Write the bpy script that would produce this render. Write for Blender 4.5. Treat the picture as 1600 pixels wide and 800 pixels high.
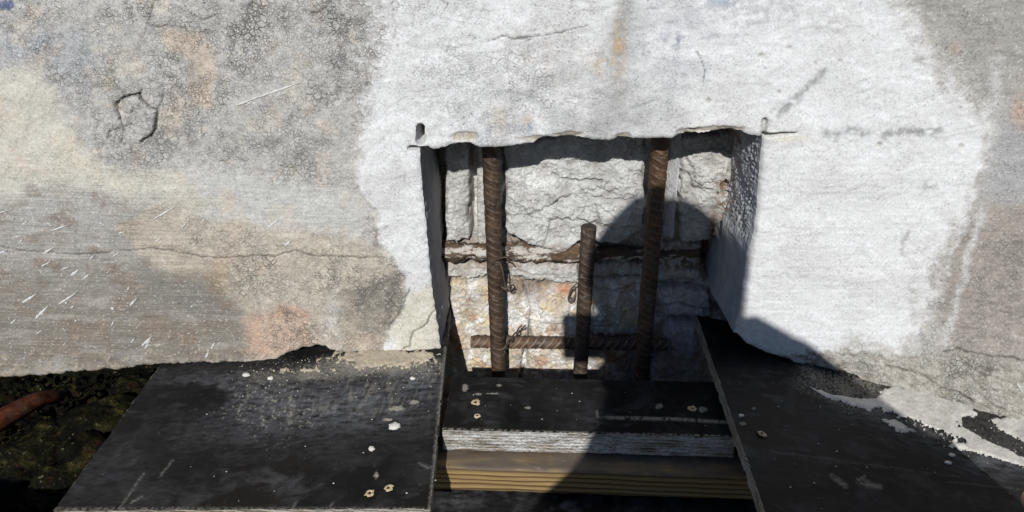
import bpy, bmesh, math, random
import numpy as np
from mathutils import Vector, Matrix

for o in list(bpy.data.objects): bpy.data.objects.remove(o)
scene = bpy.context.scene
COL = scene.collection

# ------------------------------------------------------------------ camera
FPX = 1122.0
PITCH = math.radians(29.3)
YAW = math.radians(2.55)
CAM = np.array([0.0, -0.85, 0.633])
cam_data = bpy.data.cameras.new('camera')
cam = bpy.data.objects.new('camera', cam_data)
COL.objects.link(cam)
cam.location = CAM
cam.rotation_euler = (math.pi / 2 - PITCH, 0, YAW)
cam_data.sensor_width = 36
cam_data.lens = FPX / 1600 * 36
cam_data.clip_start = 0.01
cam_data.clip_end = 3000
scene.camera = cam

# ------------------------------------------------------------------ light
SUN = np.array([-0.06, -1.0, 0.68])          # towards the sun
SUN = SUN / np.linalg.norm(SUN)
world = bpy.data.worlds.new('World')
scene.world = world
world.use_nodes = True
wn = world.node_tree
sky = wn.nodes.new('ShaderNodeTexSky')
sky.sky_type = 'NISHITA'
sky.sun_disc = False
sky.ozone_density = 5.0
sky.dust_density = 0.3
sky.air_density = 1.0
sky.sun_elevation = math.asin(SUN[2])
sky.sun_rotation = math.atan2(SUN[0], SUN[1])
wn.links.new(sky.outputs[0], wn.nodes['Background'].inputs[0])
wn.nodes['Background'].inputs[1].default_value = 0.05
sun_data = bpy.data.lights.new('sun', 'SUN')
sun_data.energy = 3.9
sun_data.angle = math.radians(0.55)
sun_data.color = (1.0, 0.985, 0.955)
sun = bpy.data.objects.new('sun', sun_data)
COL.objects.link(sun)
sun.rotation_euler = Vector(SUN).to_track_quat('Z', 'Y').to_euler()
sun.location = (-1, -6, 5)
scene.view_settings.view_transform = 'Standard'
scene.view_settings.look = 'None'
scene.view_settings.exposure = 0.08
scene.view_settings.gamma = 1.0
scene.cycles.max_bounces = 6
scene.cycles.diffuse_bounces = 3
scene.cycles.glossy_bounces = 2
LIT = 1.03     # what a white surface of the wall receives, to turn measured tones into albedo

# ------------------------------------------------------------------ measuring
_F = np.array([-math.sin(YAW) * math.cos(PITCH), math.cos(YAW) * math.cos(PITCH), -math.sin(PITCH)])
_R = np.array([math.cos(YAW), math.sin(YAW), 0.0])
_U = np.cross(_R, _F)

def ray(x, y): return _F + _R * ((x - 800) / FPX) - _U * ((y - 400) / FPX)
def at_y(x, y, Y=0.0):
    d = ray(x, y); return CAM + d * ((Y - CAM[1]) / d[1])
def at_z(x, y, Z=0.0):
    d = ray(x, y); return CAM + d * ((Z - CAM[2]) / d[2])
def at_plane(x, y, p0, n):
    d = ray(x, y); return CAM + d * (np.dot(np.array(p0) - CAM, n) / np.dot(d, n))
def sheet(X, Y, Z):
    """survey grid of a surface: millimetre-like coordinates used to lay out stains"""
    rx, ry, rz = X - CAM[0], Y - CAM[1], Z - CAM[2]
    dz = rx * _F[0] + ry * _F[1] + rz * _F[2]
    return (800 + FPX * (rx * _R[0] + ry * _R[1] + rz * _R[2]) / dz,
            400 - FPX * (rx * _U[0] + ry * _U[1] + rz * _U[2]) / dz)

# ------------------------------------------------------------------ noise
def _hash(ix, iy, seed):
    h = (ix.astype(np.int64) * 374761393 + iy.astype(np.int64) * 668265263 + seed * 974634757) & 0xFFFFFFFF
    h = ((h ^ (h >> 13)) * 1274126177) & 0xFFFFFFFF
    h = (h ^ (h >> 16))
    return (h & 0xFFFFFF) / float(0xFFFFFF)

def noise(x, y, seed=0):
    x = np.asarray(x, float); y = np.asarray(y, float)
    ix = np.floor(x); iy = np.floor(y)
    fx = x - ix; fy = y - iy
    def g(a, b):
        an = _hash(ix + a, iy + b, seed) * 2 * math.pi
        return np.cos(an) * (fx - a) + np.sin(an) * (fy - b)
    u = fx * fx * fx * (fx * (fx * 6 - 15) + 10); v = fy * fy * fy * (fy * (fy * 6 - 15) + 10)
    n = (g(0, 0) * (1 - u) + g(1, 0) * u) * (1 - v) + (g(0, 1) * (1 - u) + g(1, 1) * u) * v
    return n * 1.5

def fbm(x, y, lam, octv=4, seed=0, gain=0.5, lamy=None):
    lamy = lamy or lam
    s = 0; a = 1; t = 0
    for k in range(octv):
        f = 2.03 ** k
        s = s + a * noise(x / lam * f + 17.3 * k, y / lamy * f - 9.1 * k, seed + k)
        t += a; a *= gain
    return s / t * 1.4

def ridged(x, y, lam, octv=4, seed=0, lamy=None):
    lamy = lamy or lam
    s = 0; a = 1; t = 0
    for k in range(octv):
        f = 2.1 ** k
        s = s + a * (1 - np.abs(noise(x / lam * f + 5.3 * k, y / lamy * f + 3.7 * k, seed + k)) * 2)
        t += a; a *= 0.5
    return s / t

def sstep(a, b, x):
    t = np.clip((x - a) / (b - a), 0, 1); return t * t * (3 - 2 * t)

def seg_dist(px, py, a, b):
    ax, ay = a; bx, by = b
    vx, vy = bx - ax, by - ay
    L = vx * vx + vy * vy + 1e-12
    t = np.clip(((px - ax) * vx + (py - ay) * vy) / L, 0, 1)
    return np.hypot(px - ax - t * vx, py - ay - t * vy), t

def line_dist(px, py, pts):
    d = np.full(np.shape(px), 1e9)
    for a, b in zip(pts[:-1], pts[1:]):
        d = np.minimum(d, seg_dist(px, py, a, b)[0])
    return d

def poly_sd(px, py, poly):
    """signed distance, positive inside"""
    d = np.full(np.shape(px), 1e9); ins = np.zeros(np.shape(px), bool)
    n = len(poly)
    for i in range(n):
        a = poly[i]; b = poly[(i + 1) % n]
        d = np.minimum(d, seg_dist(px, py, a, b)[0])
        c = ((a[1] > py) != (b[1] > py)) & (px < (b[0] - a[0]) * (py - a[1]) / (b[1] - a[1] + 1e-12) + a[0])
        ins ^= c
    return np.where(ins, d, -d)

def lin(r, g, b):
    out = []
    for c in (r, g, b):
        c /= 255.0
        out.append(c / 12.92 if c <= 0.04045 else ((c + 0.055) / 1.055) ** 2.4)
    return np.array(out)
def S(r, g, b): return lin(r, g, b) / LIT

# ------------------------------------------------------------------ mesh helpers
def mesh_np(name, verts, faces, smooth=True):
    me = bpy.data.meshes.new(name)
    verts = np.asarray(verts, np.float32); faces = np.asarray(faces, np.int32)
    nf, k = faces.shape
    me.vertices.add(len(verts)); me.vertices.foreach_set('co', verts.ravel())
    me.loops.add(nf * k); me.loops.foreach_set('vertex_index', faces.ravel())
    me.polygons.add(nf)
    me.polygons.foreach_set('loop_start', np.arange(0, nf * k, k, dtype=np.int32))
    me.polygons.foreach_set('use_smooth', np.full(nf, smooth, bool))
    me.update(calc_edges=True); me.validate()
    return me

def set_col(me, name, rgb):
    a = me.attributes.new(name, 'FLOAT_COLOR', 'POINT')
    rgba = np.ones((len(rgb), 4), np.float32); rgba[:, :3] = rgb
    a.data.foreach_set('color', rgba.ravel())
def set_val(me, name, v):
    a = me.attributes.new(name, 'FLOAT', 'POINT')
    a.data.foreach_set('value', np.asarray(v, np.float32).ravel())

def link(name, me, mat=None, parent=None):
    o = bpy.data.objects.new(name, me)
    COL.objects.link(o)
    if mat is not None and me is not None:
        if len(me.materials): me.materials[0] = mat
        else: me.materials.append(mat)
    if parent is not None: o.parent = parent
    return o

def empty(name, loc=(0, 0, 0)):
    o = bpy.data.objects.new(name, None); COL.objects.link(o)
    o.location = loc; o.empty_display_size = 0.05
    return o

def tag(o, label, cat, group=None, kind=None):
    if label: o['label'] = label
    if cat: o['category'] = cat
    if group: o['group'] = group
    if kind: o['kind'] = kind
    return o

def grid_faces(nr, nc, keep=None, base=0, flip=False):
    idx = np.arange(nr * nc).reshape(nr, nc) + base
    q = np.stack([idx[:-1, :-1], idx[:-1, 1:], idx[1:, 1:], idx[1:, :-1]], -1)
    if flip: q = q[..., ::-1]
    q = q.reshape(-1, 4)
    return q if keep is None else q[keep.ravel()]

def child_at(o, root):
    """parent o (built in world coordinates) to an empty root that is moved but not rotated"""
    o.parent = root
    o.location = -Vector(root.location)
    return o

# ------------------------------------------------------------------ materials
class NT:
    def __init__(self, name):
        self.m = bpy.data.materials.new(name); self.m.use_nodes = True
        self.t = self.m.node_tree; self.b = self.t.nodes['Principled BSDF']
    def n(self, kind, **kw):
        nd = self.t.nodes.new(kind)
        for k, v in kw.items():
            if k.startswith('i_'):
                key = k[2:]
                nd.inputs[int(key) if key.isdigit() else key.replace('_', ' ')].default_value = v
            else: setattr(nd, k, v)
        return nd
    def l(self, a, b): self.t.links.new(a, b)
    def pos(self, scale=(1, 1, 1)):
        g = self.n('ShaderNodeNewGeometry'); mp = self.n('ShaderNodeMapping'); mp.inputs['Scale'].default_value = scale
        self.l(g.outputs['Position'], mp.inputs['Vector']); return mp.outputs[0]
    def obj(self, scale=(1, 1, 1)):
        g = self.n('ShaderNodeTexCoord'); mp = self.n('ShaderNodeMapping'); mp.inputs['Scale'].default_value = scale
        self.l(g.outputs['Object'], mp.inputs['Vector']); return mp.outputs[0]
    def noise(self, vec, scale, detail=4, rough=0.55, dist=0.0):
        nd = self.n('ShaderNodeTexNoise'); nd.inputs['Scale'].default_value = scale
        nd.inputs['Detail'].default_value = detail; nd.inputs['Roughness'].default_value = rough
        nd.inputs['Distortion'].default_value = dist
        self.l(vec, nd.inputs['Vector']); return nd.outputs['Fac']
    def ramp(self, fac, stops):
        r = self.n('ShaderNodeValToRGB'); els = r.color_ramp.elements
        while len(els) < len(stops): els.new(0.5)
        for e, (p, c) in zip(els, stops):
            e.position = p; e.color = (*c, 1) if len(c) == 3 else c
        self.l(fac, r.inputs[0]); return r.outputs[0]
    def rng(self, v, a, b, c=0.0, d=1.0):
        m = self.n('ShaderNodeMapRange'); self.l(v, m.inputs[0])
        for i, x in enumerate((a, b, c, d)): m.inputs[i + 1].default_value = x
        return m.outputs[0]
    def math(self, op, a, b=None):
        m = self.n('ShaderNodeMath', operation=op)
        for i, x in enumerate((a, b)):
            if x is None: continue
            if isinstance(x, (int, float)): m.inputs[i].default_value = x
            else: self.l(x, m.inputs[i])
        return m.outputs[0]
    def mix(self, fac, a, b, blend='MIX'):
        m = self.n('ShaderNodeMix', data_type='RGBA', blend_type=blend)
        for i, x in ((0, fac), (6, a), (7, b)):
            if isinstance(x, (int, float)): m.inputs[i].default_value = x
            elif isinstance(x, tuple): m.inputs[i].default_value = (*x, 1) if len(x) == 3 else x
            else: self.l(x, m.inputs[i])
        return m.outputs[2]
    def attr(self, name, out='Fac'):
        a = self.n('ShaderNodeAttribute', attribute_name=name); return a.outputs[out]
    def bump(self, h, strength=1.0, dist=0.001, prev=None):
        b = self.n('ShaderNodeBump'); b.inputs['Strength'].default_value = strength; b.inputs['Distance'].default_value = dist
        self.l(h, b.inputs['Height'])
        if prev is not None: self.l(prev, b.inputs['Normal'])
        return b.outputs[0]
    def voro(self, vec, scale, feature='DISTANCE_TO_EDGE', rnd=1.0):
        v = self.n('ShaderNodeTexVoronoi', feature=feature); v.inputs['Scale'].default_value = scale
        v.inputs['Randomness'].default_value = rnd
        self.l(vec, v.inputs['Vector']); return v.outputs['Distance']
    def warp(self, vec, scale, amt):
        nd = self.n('ShaderNodeTexNoise'); nd.inputs['Scale'].default_value = scale; nd.inputs['Detail'].default_value = 3
        self.l(vec, nd.inputs['Vector'])
        s = self.n('ShaderNodeVectorMath', operation='SUBTRACT'); self.l(nd.outputs['Color'], s.inputs[0]); s.inputs[1].default_value = (.5, .5, .5)
        m = self.n('ShaderNodeVectorMath', operation='SCALE'); self.l(s.outputs[0], m.inputs[0]); m.inputs['Scale'].default_value = amt
        a = self.n('ShaderNodeVectorMath', operation='ADD'); self.l(vec, a.inputs[0]); self.l(m.outputs[0], a.inputs[1])
        return a.outputs[0]
    def out(self, color=None, rough=None, normal=None, spec=None, metal=None):
        for key, v in (('Base Color', color), ('Roughness', rough), ('Normal', normal), ('Specular IOR Level', spec), ('Metallic', metal)):
            if v is None: continue
            if isinstance(v, (int, float)): self.b.inputs[key].default_value = v
            elif isinstance(v, tuple): self.b.inputs[key].default_value = (*v, 1)
            else: self.l(v, self.b.inputs[key])
        return self.m

def mat_wall():
    k = NT('weathered_painted_concrete')
    p = k.pos()
    col = k.attr('tone', 'Color'); crk = k.attr('crackle'); brush = k.attr('brush'); grain = k.attr('grain')
    pw = k.warp(p, 190, 0.0065)
    d1 = k.voro(pw, 135)
    d2 = k.voro(pw, 290)
    c1 = k.math('MULTIPLY', k.rng(d1, 0.0, 0.11, 1.0, 0.0), k.rng(k.noise(p, 34, 3), 0.40, 0.60))
    c2 = k.math('MULTIPLY', k.rng(d2, 0.0, 0.13, 1.0, 0.0), k.rng(k.noise(p, 75, 3), 0.38, 0.60))
    crack = k.math('MULTIPLY', k.math('MAXIMUM', c1, k.math('MULTIPLY', c2, 0.8)), crk)
    fine = k.noise(p, 430, 4, 0.75)
    mid = k.noise(p, 110, 4, 0.65)
    streak = k.noise(k.pos((11, 30, 330)), 1.0, 5, 0.72)
    pore = k.math('MULTIPLY', k.rng(fine, 0.46, 0.33), k.math('ADD', 0.12, k.math('MULTIPLY', k.math('MAXIMUM', crk, brush), 0.6)))  # pores darkened in the colour, since frontal sun gives their relief little shade
    v = k.rng(fine, 0.3, 0.7, 0.84, 1.15)
    v2 = k.rng(mid, 0.3, 0.7, 0.94, 1.05)
    vs = k.math('ADD', 1.0, k.math('MULTIPLY', brush, k.math('MULTIPLY', k.math('SUBTRACT', streak, 0.5), 1.5)))
    c = k.mix(1.0, col, k.math('MULTIPLY', k.math('MULTIPLY', v, v2), vs), 'MULTIPLY')
    c = k.mix(k.math('MULTIPLY', crack, 0.50), c, (0.11, 0.106, 0.10))
    c = k.mix(pore, c, (0.17, 0.165, 0.155))
    g2 = k.noise(p, 300, 2, 0.6)
    dots = k.math('MULTIPLY', k.rng(g2, 0.385, 0.345), k.math('ADD', 0.10, k.math('MULTIPLY', k.math('MAXIMUM', crk, grain), 0.50)))
    c = k.mix(dots, c, (0.15, 0.145, 0.135))
    lights = k.math('MULTIPLY', k.rng(g2, 0.62, 0.66), 0.40)
    c = k.mix(lights, c, (0.78, 0.77, 0.75))
    h = k.math('SUBTRACT', k.math('MULTIPLY', mid, 0.30), k.math('MULTIPLY', crack, 0.7))
    h = k.math('ADD', h, k.math('MULTIPLY', fine, k.math('ADD', 0.15, k.math('MULTIPLY', grain, 0.9))))
    h = k.math('ADD', h, k.math('MULTIPLY', brush, k.math('MULTIPLY', streak, 0.8)))
    return k.out(c, 0.82, k.bump(h, 0.9, 0.0015), 0.2)

def mat_core():
    k = NT('broken_concrete_core')
    p = k.pos()
    col = k.attr('tone', 'Color')
    fine = k.noise(p, 380, 6, 0.72); mid = k.noise(p, 70, 5, 0.62, 0.4)
    var = k.math('MULTIPLY', k.rng(fine, 0.25, 0.75, 0.72, 1.22), k.rng(mid, 0.3, 0.7, 0.78, 1.15))
    c = k.mix(1.0, col, var, 'MULTIPLY')
    vor = k.n('ShaderNodeTexVoronoi'); vor.inputs['Scale'].default_value = 210
    k.l(k.warp(p, 200, 0.004), vor.inputs['Vector'])
    chip = k.math('MULTIPLY', k.rng(vor.outputs['Distance'], 0.25, 0.4, 1, 0), k.rng(k.noise(p, 160, 1), 0.52, 0.56))
    c = k.mix(k.math('MULTIPLY', chip, 0.75), c, (0.80, 0.78, 0.74))
    spots = k.rng(k.noise(p, 260, 3, 0.6), 0.64, 0.72)
    c = k.mix(k.math('MULTIPLY', spots, 0.5), c, (0.13, 0.12, 0.11))
    b1 = k.bump(k.math('ADD', mid, k.math('MULTIPLY', chip, 0.25)), 0.9, 0.006)
    b2 = k.bump(fine, 0.9, 0.0022, b1)
    return k.out(c, 0.85, b2, 0.25)

def mat_rust(name, dark, light, lime=0.0, rough=0.62, axis_scale=(1, 1, 1), rib_glint=None):
    k = NT(name)
    p = k.obj(axis_scale)
    a = k.noise(p, 45, 6, 0.65); b = k.noise(p, 210, 5, 0.7)
    c = k.ramp(a, [(0.32, dark), (0.52, tuple((d + l) / 2 for d, l in zip(dark, light))), (0.70, light)])
    c = k.mix(1.0, c, k.rng(b, 0.25, 0.75, 0.4, 1.6), 'MULTIPLY')
    c = k.mix(k.math('MULTIPLY', k.rng(k.noise(p, 85, 5, .7), .56, .68), .5), c, (0.20, 0.10, 0.045))
    grime = k.rng(k.noise(p, 28, 4, 0.6), 0.5, 0.66)
    c = k.mix(k.math('MULTIPLY', grime, 0.45), c, (0.10, 0.085, 0.07))
    if rib_glint:
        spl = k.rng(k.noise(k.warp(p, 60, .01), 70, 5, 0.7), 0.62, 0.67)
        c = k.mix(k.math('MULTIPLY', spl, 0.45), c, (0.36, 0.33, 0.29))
        c = k.mix(k.math('MULTIPLY', k.attr('rib'), k.rng(b, 0.3, 0.6, 0.2, 0.8)), c, rib_glint)  # ribs lightened in the colour to paint their sunlit highlights
    if lime > 0:
        w = k.rng(k.noise(k.warp(p, 60, .01), 55, 6, 0.7), 0.60 - 0.16 * lime, 0.64 - 0.14 * lime)
        c = k.mix(k.math('MULTIPLY', w, 0.85), c, (0.52, 0.49, 0.45))
    n = k.bump(b, 0.6, 0.0012)
    return k.out(c, k.rng(a, 0.3, 0.7, rough - 0.15, rough + 0.15), n, 0.45)

def mat_film():
    k = NT('black_film_plywood_face')
    p = k.pos()
    dust = k.attr('dust'); haze_ = k.attr('smear')  # dust also carries the glint painted along the left panel's outer edge
    a = k.noise(p, 9, 4, 0.6); f = k.noise(p, 420, 4, 0.7)
    c = k.ramp(a, [(0.3, (0.0065, 0.0065, 0.0072)), (0.7, (0.0150, 0.0137, 0.0125))])
    sc = k.noise(k.pos((6, 160, 6)), 2.2, 5, 0.75, 1.5)
    sc2 = k.noise(k.pos((140, 9, 6)), 2.0, 4, 0.75, 1.2)
    scr = k.math('MULTIPLY', k.math('MAXIMUM', k.rng(sc, 0.66, 0.74), k.rng(sc2, 0.68, 0.75)), k.rng(k.noise(p, 30, 3), 0.45, 0.6))
    c = k.mix(k.math('MULTIPLY', scr, 0.22), c, (0.25, 0.25, 0.26))
    sm = k.math('MULTIPLY', haze_, k.rng(k.noise(k.pos((1, 2.6, 1)), 60, 5, 0.65), 0.32, 0.75))
    sm2 = k.math('MULTIPLY', k.rng(k.noise(k.warp(k.pos((1, 1.6, 1)), 14, .12), 16, 5, .7), .48, .72), .30)
    c = k.mix(k.math('MAXIMUM', k.math('MULTIPLY', sm, .8), k.math('MULTIPLY', sm2, k.rng(a, .35, .6))), c, (0.17, 0.175, 0.19))
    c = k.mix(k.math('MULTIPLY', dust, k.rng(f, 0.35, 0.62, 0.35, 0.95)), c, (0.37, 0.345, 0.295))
    r = k.rng(k.math('ADD', k.math('MULTIPLY', a, 0.6), k.math('MULTIPLY', f, 0.4)), 0.3, 0.7, 0.38, 0.55)
    r = k.math('ADD', r, k.math('MULTIPLY', k.math('MAXIMUM', dust, haze_), 0.35))
    n = k.bump(k.math('ADD', k.math('MULTIPLY', f, 0.35), k.math('MULTIPLY', dust, 1.2)), 0.5, 0.0012)
    n = k.bump(k.noise(k.pos((40, 200, 40)), 1.0, 3), 0.15, 0.002, n)
    return k.out(c, r, n, 0.06)

def mat_ply(name, stains=0.0):
    k = NT(name)
    p = k.pos()
    lay = k.n('ShaderNodeTexWave', wave_type='BANDS', bands_direction='Z'); lay.inputs['Scale'].default_value = 62
    lay.inputs['Distortion'].default_value = 2.6; lay.inputs['Detail'].default_value = 3; lay.inputs['Detail Scale'].default_value = 2.0
    k.l(p, lay.inputs['Vector'])
    g = k.noise(k.pos((14, 14, 900)), 1.0, 4, 0.6)
    c = k.ramp(lay.outputs['Fac'], [(0.2, (0.10, 0.075, 0.05)), (0.5, (0.27, 0.22, 0.16)), (0.8, (0.33, 0.28, 0.21))])
    c = k.mix(1.0, c, k.rng(g, 0.3, 0.7, 0.7, 1.2), 'MULTIPLY')
    if stains > 0:
        w = k.math('MULTIPLY', k.rng(k.noise(k.pos((16, 16, 70)), 1.0, 6, 0.78), 0.40, 0.54), k.rng(k.noise(p, 300, 3, .6), 0.30, 0.5))
        c = k.mix(k.math('MULTIPLY', w, stains), c, (0.58, 0.58, 0.57))
        d = k.rng(k.noise(k.pos((24, 24, 260)), 1.0, 6, 0.75), 0.54, 0.64)
        c = k.mix(k.math('MULTIPLY', d, 0.8), c, (0.035, 0.034, 0.035))
    n = k.bump(k.math('ADD', k.math('MULTIPLY', lay.outputs['Fac'], .5), k.math('MULTIPLY', k.noise(k.pos((.5, .5, 1)), 130, 5, .75), 2.2)), 0.9, 0.002)
    return k.out(c, 0.8, n, 0.2)

def mat_lumber():
    k = NT('weathered_pine_lumber')
    p = k.pos((0.16, 1, 1))
    pw = k.warp(p, 6, 0.02)
    wv = k.n('ShaderNodeTexWave', wave_type='BANDS', bands_direction='Z', wave_profile='SAW'); wv.inputs['Scale'].default_value = 36
    wv.inputs['Distortion'].default_value = 3.4; wv.inputs['Detail'].default_value = 2; wv.inputs['Detail Scale'].default_value = 0.8
    k.l(pw, wv.inputs['Vector'])
    c = k.ramp(wv.outputs['Fac'], [(0.0, (0.36, 0.25, 0.11)), (0.5, (0.28, 0.185, 0.08)), (0.82, (0.075, 0.043, 0.019)), (1.0, (0.24, 0.155, 0.07))])
    f = k.noise(k.pos((20, 20, 700)), 1.0, 4, 0.65)
    c = k.mix(1.0, c, k.rng(f, 0.3, 0.7, 0.75, 1.18), 'MULTIPLY')
    # the upper side is grey with dirt
    soil = k.math('MULTIPLY', k.attr('soil'), k.rng(k.noise(k.pos((12, 40, 40)), 1.0, 6, .7), 0.25, 0.55, 0.35, 1.0))
    c = k.mix(soil, c, (0.115, 0.092, 0.072))
    spl = k.rng(k.noise(k.pos((60, 90, 90)), 1.0, 5, .7), 0.66, 0.70)
    c = k.mix(k.math('MULTIPLY', spl, 0.6), c, (0.40, 0.38, 0.35))
    n = k.bump(k.math('ADD', wv.outputs['Fac'], k.math('MULTIPLY', f, 1.5)), 0.5, 0.0015)
    return k.out(c, 0.72, n, 0.25)

def mat_mortar():
    k = NT('dried_mortar')
    p = k.pos()
    f = k.noise(p, 480, 5, 0.7); m = k.noise(p, 60, 4, 0.6)
    c = k.mix(1.0, k.attr('tone', 'Color'), k.math('MULTIPLY', k.rng(f, 0.25, 0.75, 0.8, 1.15), k.rng(m, 0.3, 0.7, 0.88, 1.08)), 'MULTIPLY')
    n = k.bump(f, 0.8, 0.0016)
    return k.out(c, 0.9, n, 0.15)

def mat_plain(name, col, rough=0.7, scale=60, var=0.25, bump=0.001, spec=0.3):
    k = NT(name)
    p = k.obj()
    a = k.noise(p, scale, 5, 0.65)
    c = k.mix(1.0, tuple(col), k.rng(a, 0.3, 0.7, 1 - var, 1 + var), 'MULTIPLY')
    return k.out(c, rough, k.bump(a, 0.6, bump), spec)

def mat_algae():
    k = NT('wet_algae_rock')
    p = k.pos()
    a = k.noise(p, 17, 6, 0.72, 0.6); b = k.noise(p, 95, 5, 0.7); c3 = k.noise(p, 24, 4, 0.6)
    c = k.ramp(a, [(0.40, (0.0012, 0.0012, 0.0008)), (0.52, (0.008, 0.008, 0.0025)), (0.62, (0.040, 0.035, 0.009)), (0.78, (0.10, 0.08, 0.024))])
    c = k.mix(k.rng(c3, 0.60, 0.68), c, (0.030, 0.011, 0.006))
    c = k.mix(k.rng(b, 0.62, 0.68), c, (0.12, 0.11, 0.07))
    c = k.mix(1.0, c, k.rng(b, 0.3, 0.7, 0.3, 1.5), 'MULTIPLY')
    n = k.bump(k.math('ADD', a, b), 0.9, 0.012)
    return k.out(c, k.rng(b, 0.3, 0.7, 0.45, 0.8), n, 0.12)

M_WALL = mat_wall(); M_CORE = mat_core(); M_FILM = mat_film()
M_EDGE = mat_ply('raw_plywood_edge', 0.35); M_EDGE_W = mat_ply('mortar_smeared_plywood_edge', 0.95)
M_LUMBER = mat_lumber(); M_MORTAR = mat_mortar(); M_ALGAE = mat_algae()
M_RUST = mat_rust('rusty_steel', (0.020, 0.013, 0.009), (0.088, 0.052, 0.030), rib_glint=(0.135, 0.092, 0.062))
M_RUST2 = mat_rust('rusty_steel_orange', (0.026, 0.015, 0.009), (0.125, 0.066, 0.032), rib_glint=(0.135, 0.092, 0.062))
M_RUST3 = mat_rust('dark_rusty_steel', (0.022, 0.016, 0.012), (0.078, 0.053, 0.035), rib_glint=(0.135, 0.092, 0.062))
M_RUST4 = mat_rust('sunlit_rusty_steel', (0.030, 0.017, 0.010), (0.15, 0.085, 0.045), rib_glint=(0.36, 0.31, 0.26))  # sunlit copy: lighter rust and brighter rib highlights painted into the colour
M_CORRODE = mat_rust('flaking_corroded_steel', (0.020, 0.014, 0.011), (0.145, 0.088, 0.050), lime=0.5, rough=0.8, axis_scale=(.35, 1, 1))
M_WIRE = mat_rust('rusty_tie_wire', (0.03, 0.020, 0.014), (0.14, 0.10, 0.07), rough=0.5)
M_PAINT = mat_plain('splashed_white_paint', (0.60, 0.60, 0.59), 0.7, 200, 0.12, 0.0004)
M_TORN = mat_plain('torn_pale_wood', (0.50, 0.40, 0.24), 0.85, 300, 0.35, 0.001)
M_HOLE = mat_plain('screw_hole_dark', (0.03, 0.022, 0.015), 0.9, 100, 0.3)
M_REDPIPE = mat_rust('slimy_faded_red_rubber', (0.008, 0.004, 0.003), (0.20, 0.050, 0.018), rough=0.6)
M_DARKROCK = mat_algae()

# ================================================================== THE WALL
XL0, XR0 = -0.150, 0.275
def pxs(pts, Y=0.0): return np.array([at_y(a, b, Y) for a, b in pts])

bottom_px_left = [(-250, 592), (-100, 592), (0, 590), (60, 588), (95, 584), (120, 580), (180, 577), (240, 570), (300, 568), (400, 567), (428, 563), (446, 553), (470, 543),
                  (492, 541), (510, 541), (516, 547), (540, 552), (580, 553), (640, 549), (689, 545)]
bottom_px_right = [(1148, 522), (1165, 536), (1195, 551), (1240, 564), (1265, 569), (1300, 575), (1316, 576), (1336, 581), (1346, 590), (1350, 602),
                   (1364, 609), (1380, 612), (1440, 625), (1510, 639), (1600, 656), (1800, 690)]
bl = pxs(bottom_px_left); br = pxs(bottom_px_right)
bot_x = np.concatenate([bl[:, 0], br[:, 0]]); bot_z = np.concatenate([bl[:, 2], br[:, 2]])
top_px = [(655, 233), (672, 232), (690, 232), (700, 230), (708, 226), (718, 223), (738, 222), (746, 227), (752, 229), (790, 228), (815, 225), (832, 222), (846, 216), (862, 213), (905, 213),
          (930, 218), (950, 219), (965, 214), (1000, 216), (1050, 215), (1060, 208), (1085, 207), (1110, 205), (1145, 201), (1160, 203), (1172, 209), (1193, 212)]
tp = pxs(top_px)

def z_bottom(x):
    return np.interp(x, bot_x, bot_z) + 0.0030 * fbm(x * 1000, x * 0 + 3.1, 16, 4, 71)
def z_top(x):
    z = np.interp(x, tp[:, 0], tp[:, 2])
    return z + 0.0013 * fbm(x * 1000, x * 0 + 8.1, 9, 4, 72, .65) * sstep(-.16, -.14, x) * (1 - sstep(.265, .285, x))
le = pxs([(655, 233), (658, 270), (660, 300), (666, 350), (670, 400), (676, 460), (683, 505), (689, 545)])
re = pxs([(1193, 212), (1190, 240), (1187, 280), (1184, 330), (1177, 372), (1168, 400), (1163, 440), (1156, 490), (1148, 522)])
def x_left(z): return np.interp(-z, -le[:, 2], le[:, 0]) + 0.0015 * fbm(z * 1000, z * 0, 14, 3, 73)
def x_right(z): return np.interp(-z, -re[:, 2], re[:, 0]) + 0.0011 * fbm(z * 1000, z * 0, 12, 3, 74)

SP = 0.0016
xs = np.concatenate([np.linspace(-2.4, -0.95, 40)[:-1], np.arange(-0.95, XL0 - SP * .5, SP), [XL0]])
iL = len(xs) - 1
mid = np.linspace(XL0, XR0, int((XR0 - XL0) / SP) + 1)[1:]
xs = np.concatenate([xs, mid]); iR = len(xs) - 1
xs = np.concatenate([xs, np.arange(XR0 + SP, 0.86, SP), np.linspace(0.87, 2.4, 40)])
NT0 = 205; NT1 = 125
ts = np.concatenate([np.linspace(0, 1, NT0), 1 + np.linspace(0, 1, NT1)[1:], 2 + np.linspace(0, 1, 12)[1:]])
jT = NT0 - 1
Xg, Tg = np.meshgrid(xs, ts)
zb = z_bottom(Xg); zt = z_top(Xg); zm = 0.53
Zg = np.where(Tg <= 1, zb + Tg * (zt - zb), np.where(Tg <= 2, zt + (Tg - 1) * (zm - zt), zm + (Tg - 2) * 0.7))
wl = np.clip(1 - np.abs(Xg - XL0) / 0.10, 0, 1); wr = np.clip(1 - np.abs(Xg - XR0) / 0.10, 0, 1)
fade_up = 1 - sstep(1.0, 1.25, Tg)
X2 = Xg + (wl * (x_left(Zg) - XL0) + wr * (x_right(Zg) - XR0)) * (0.0 + fade_up) 
Z2 = Zg

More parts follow.
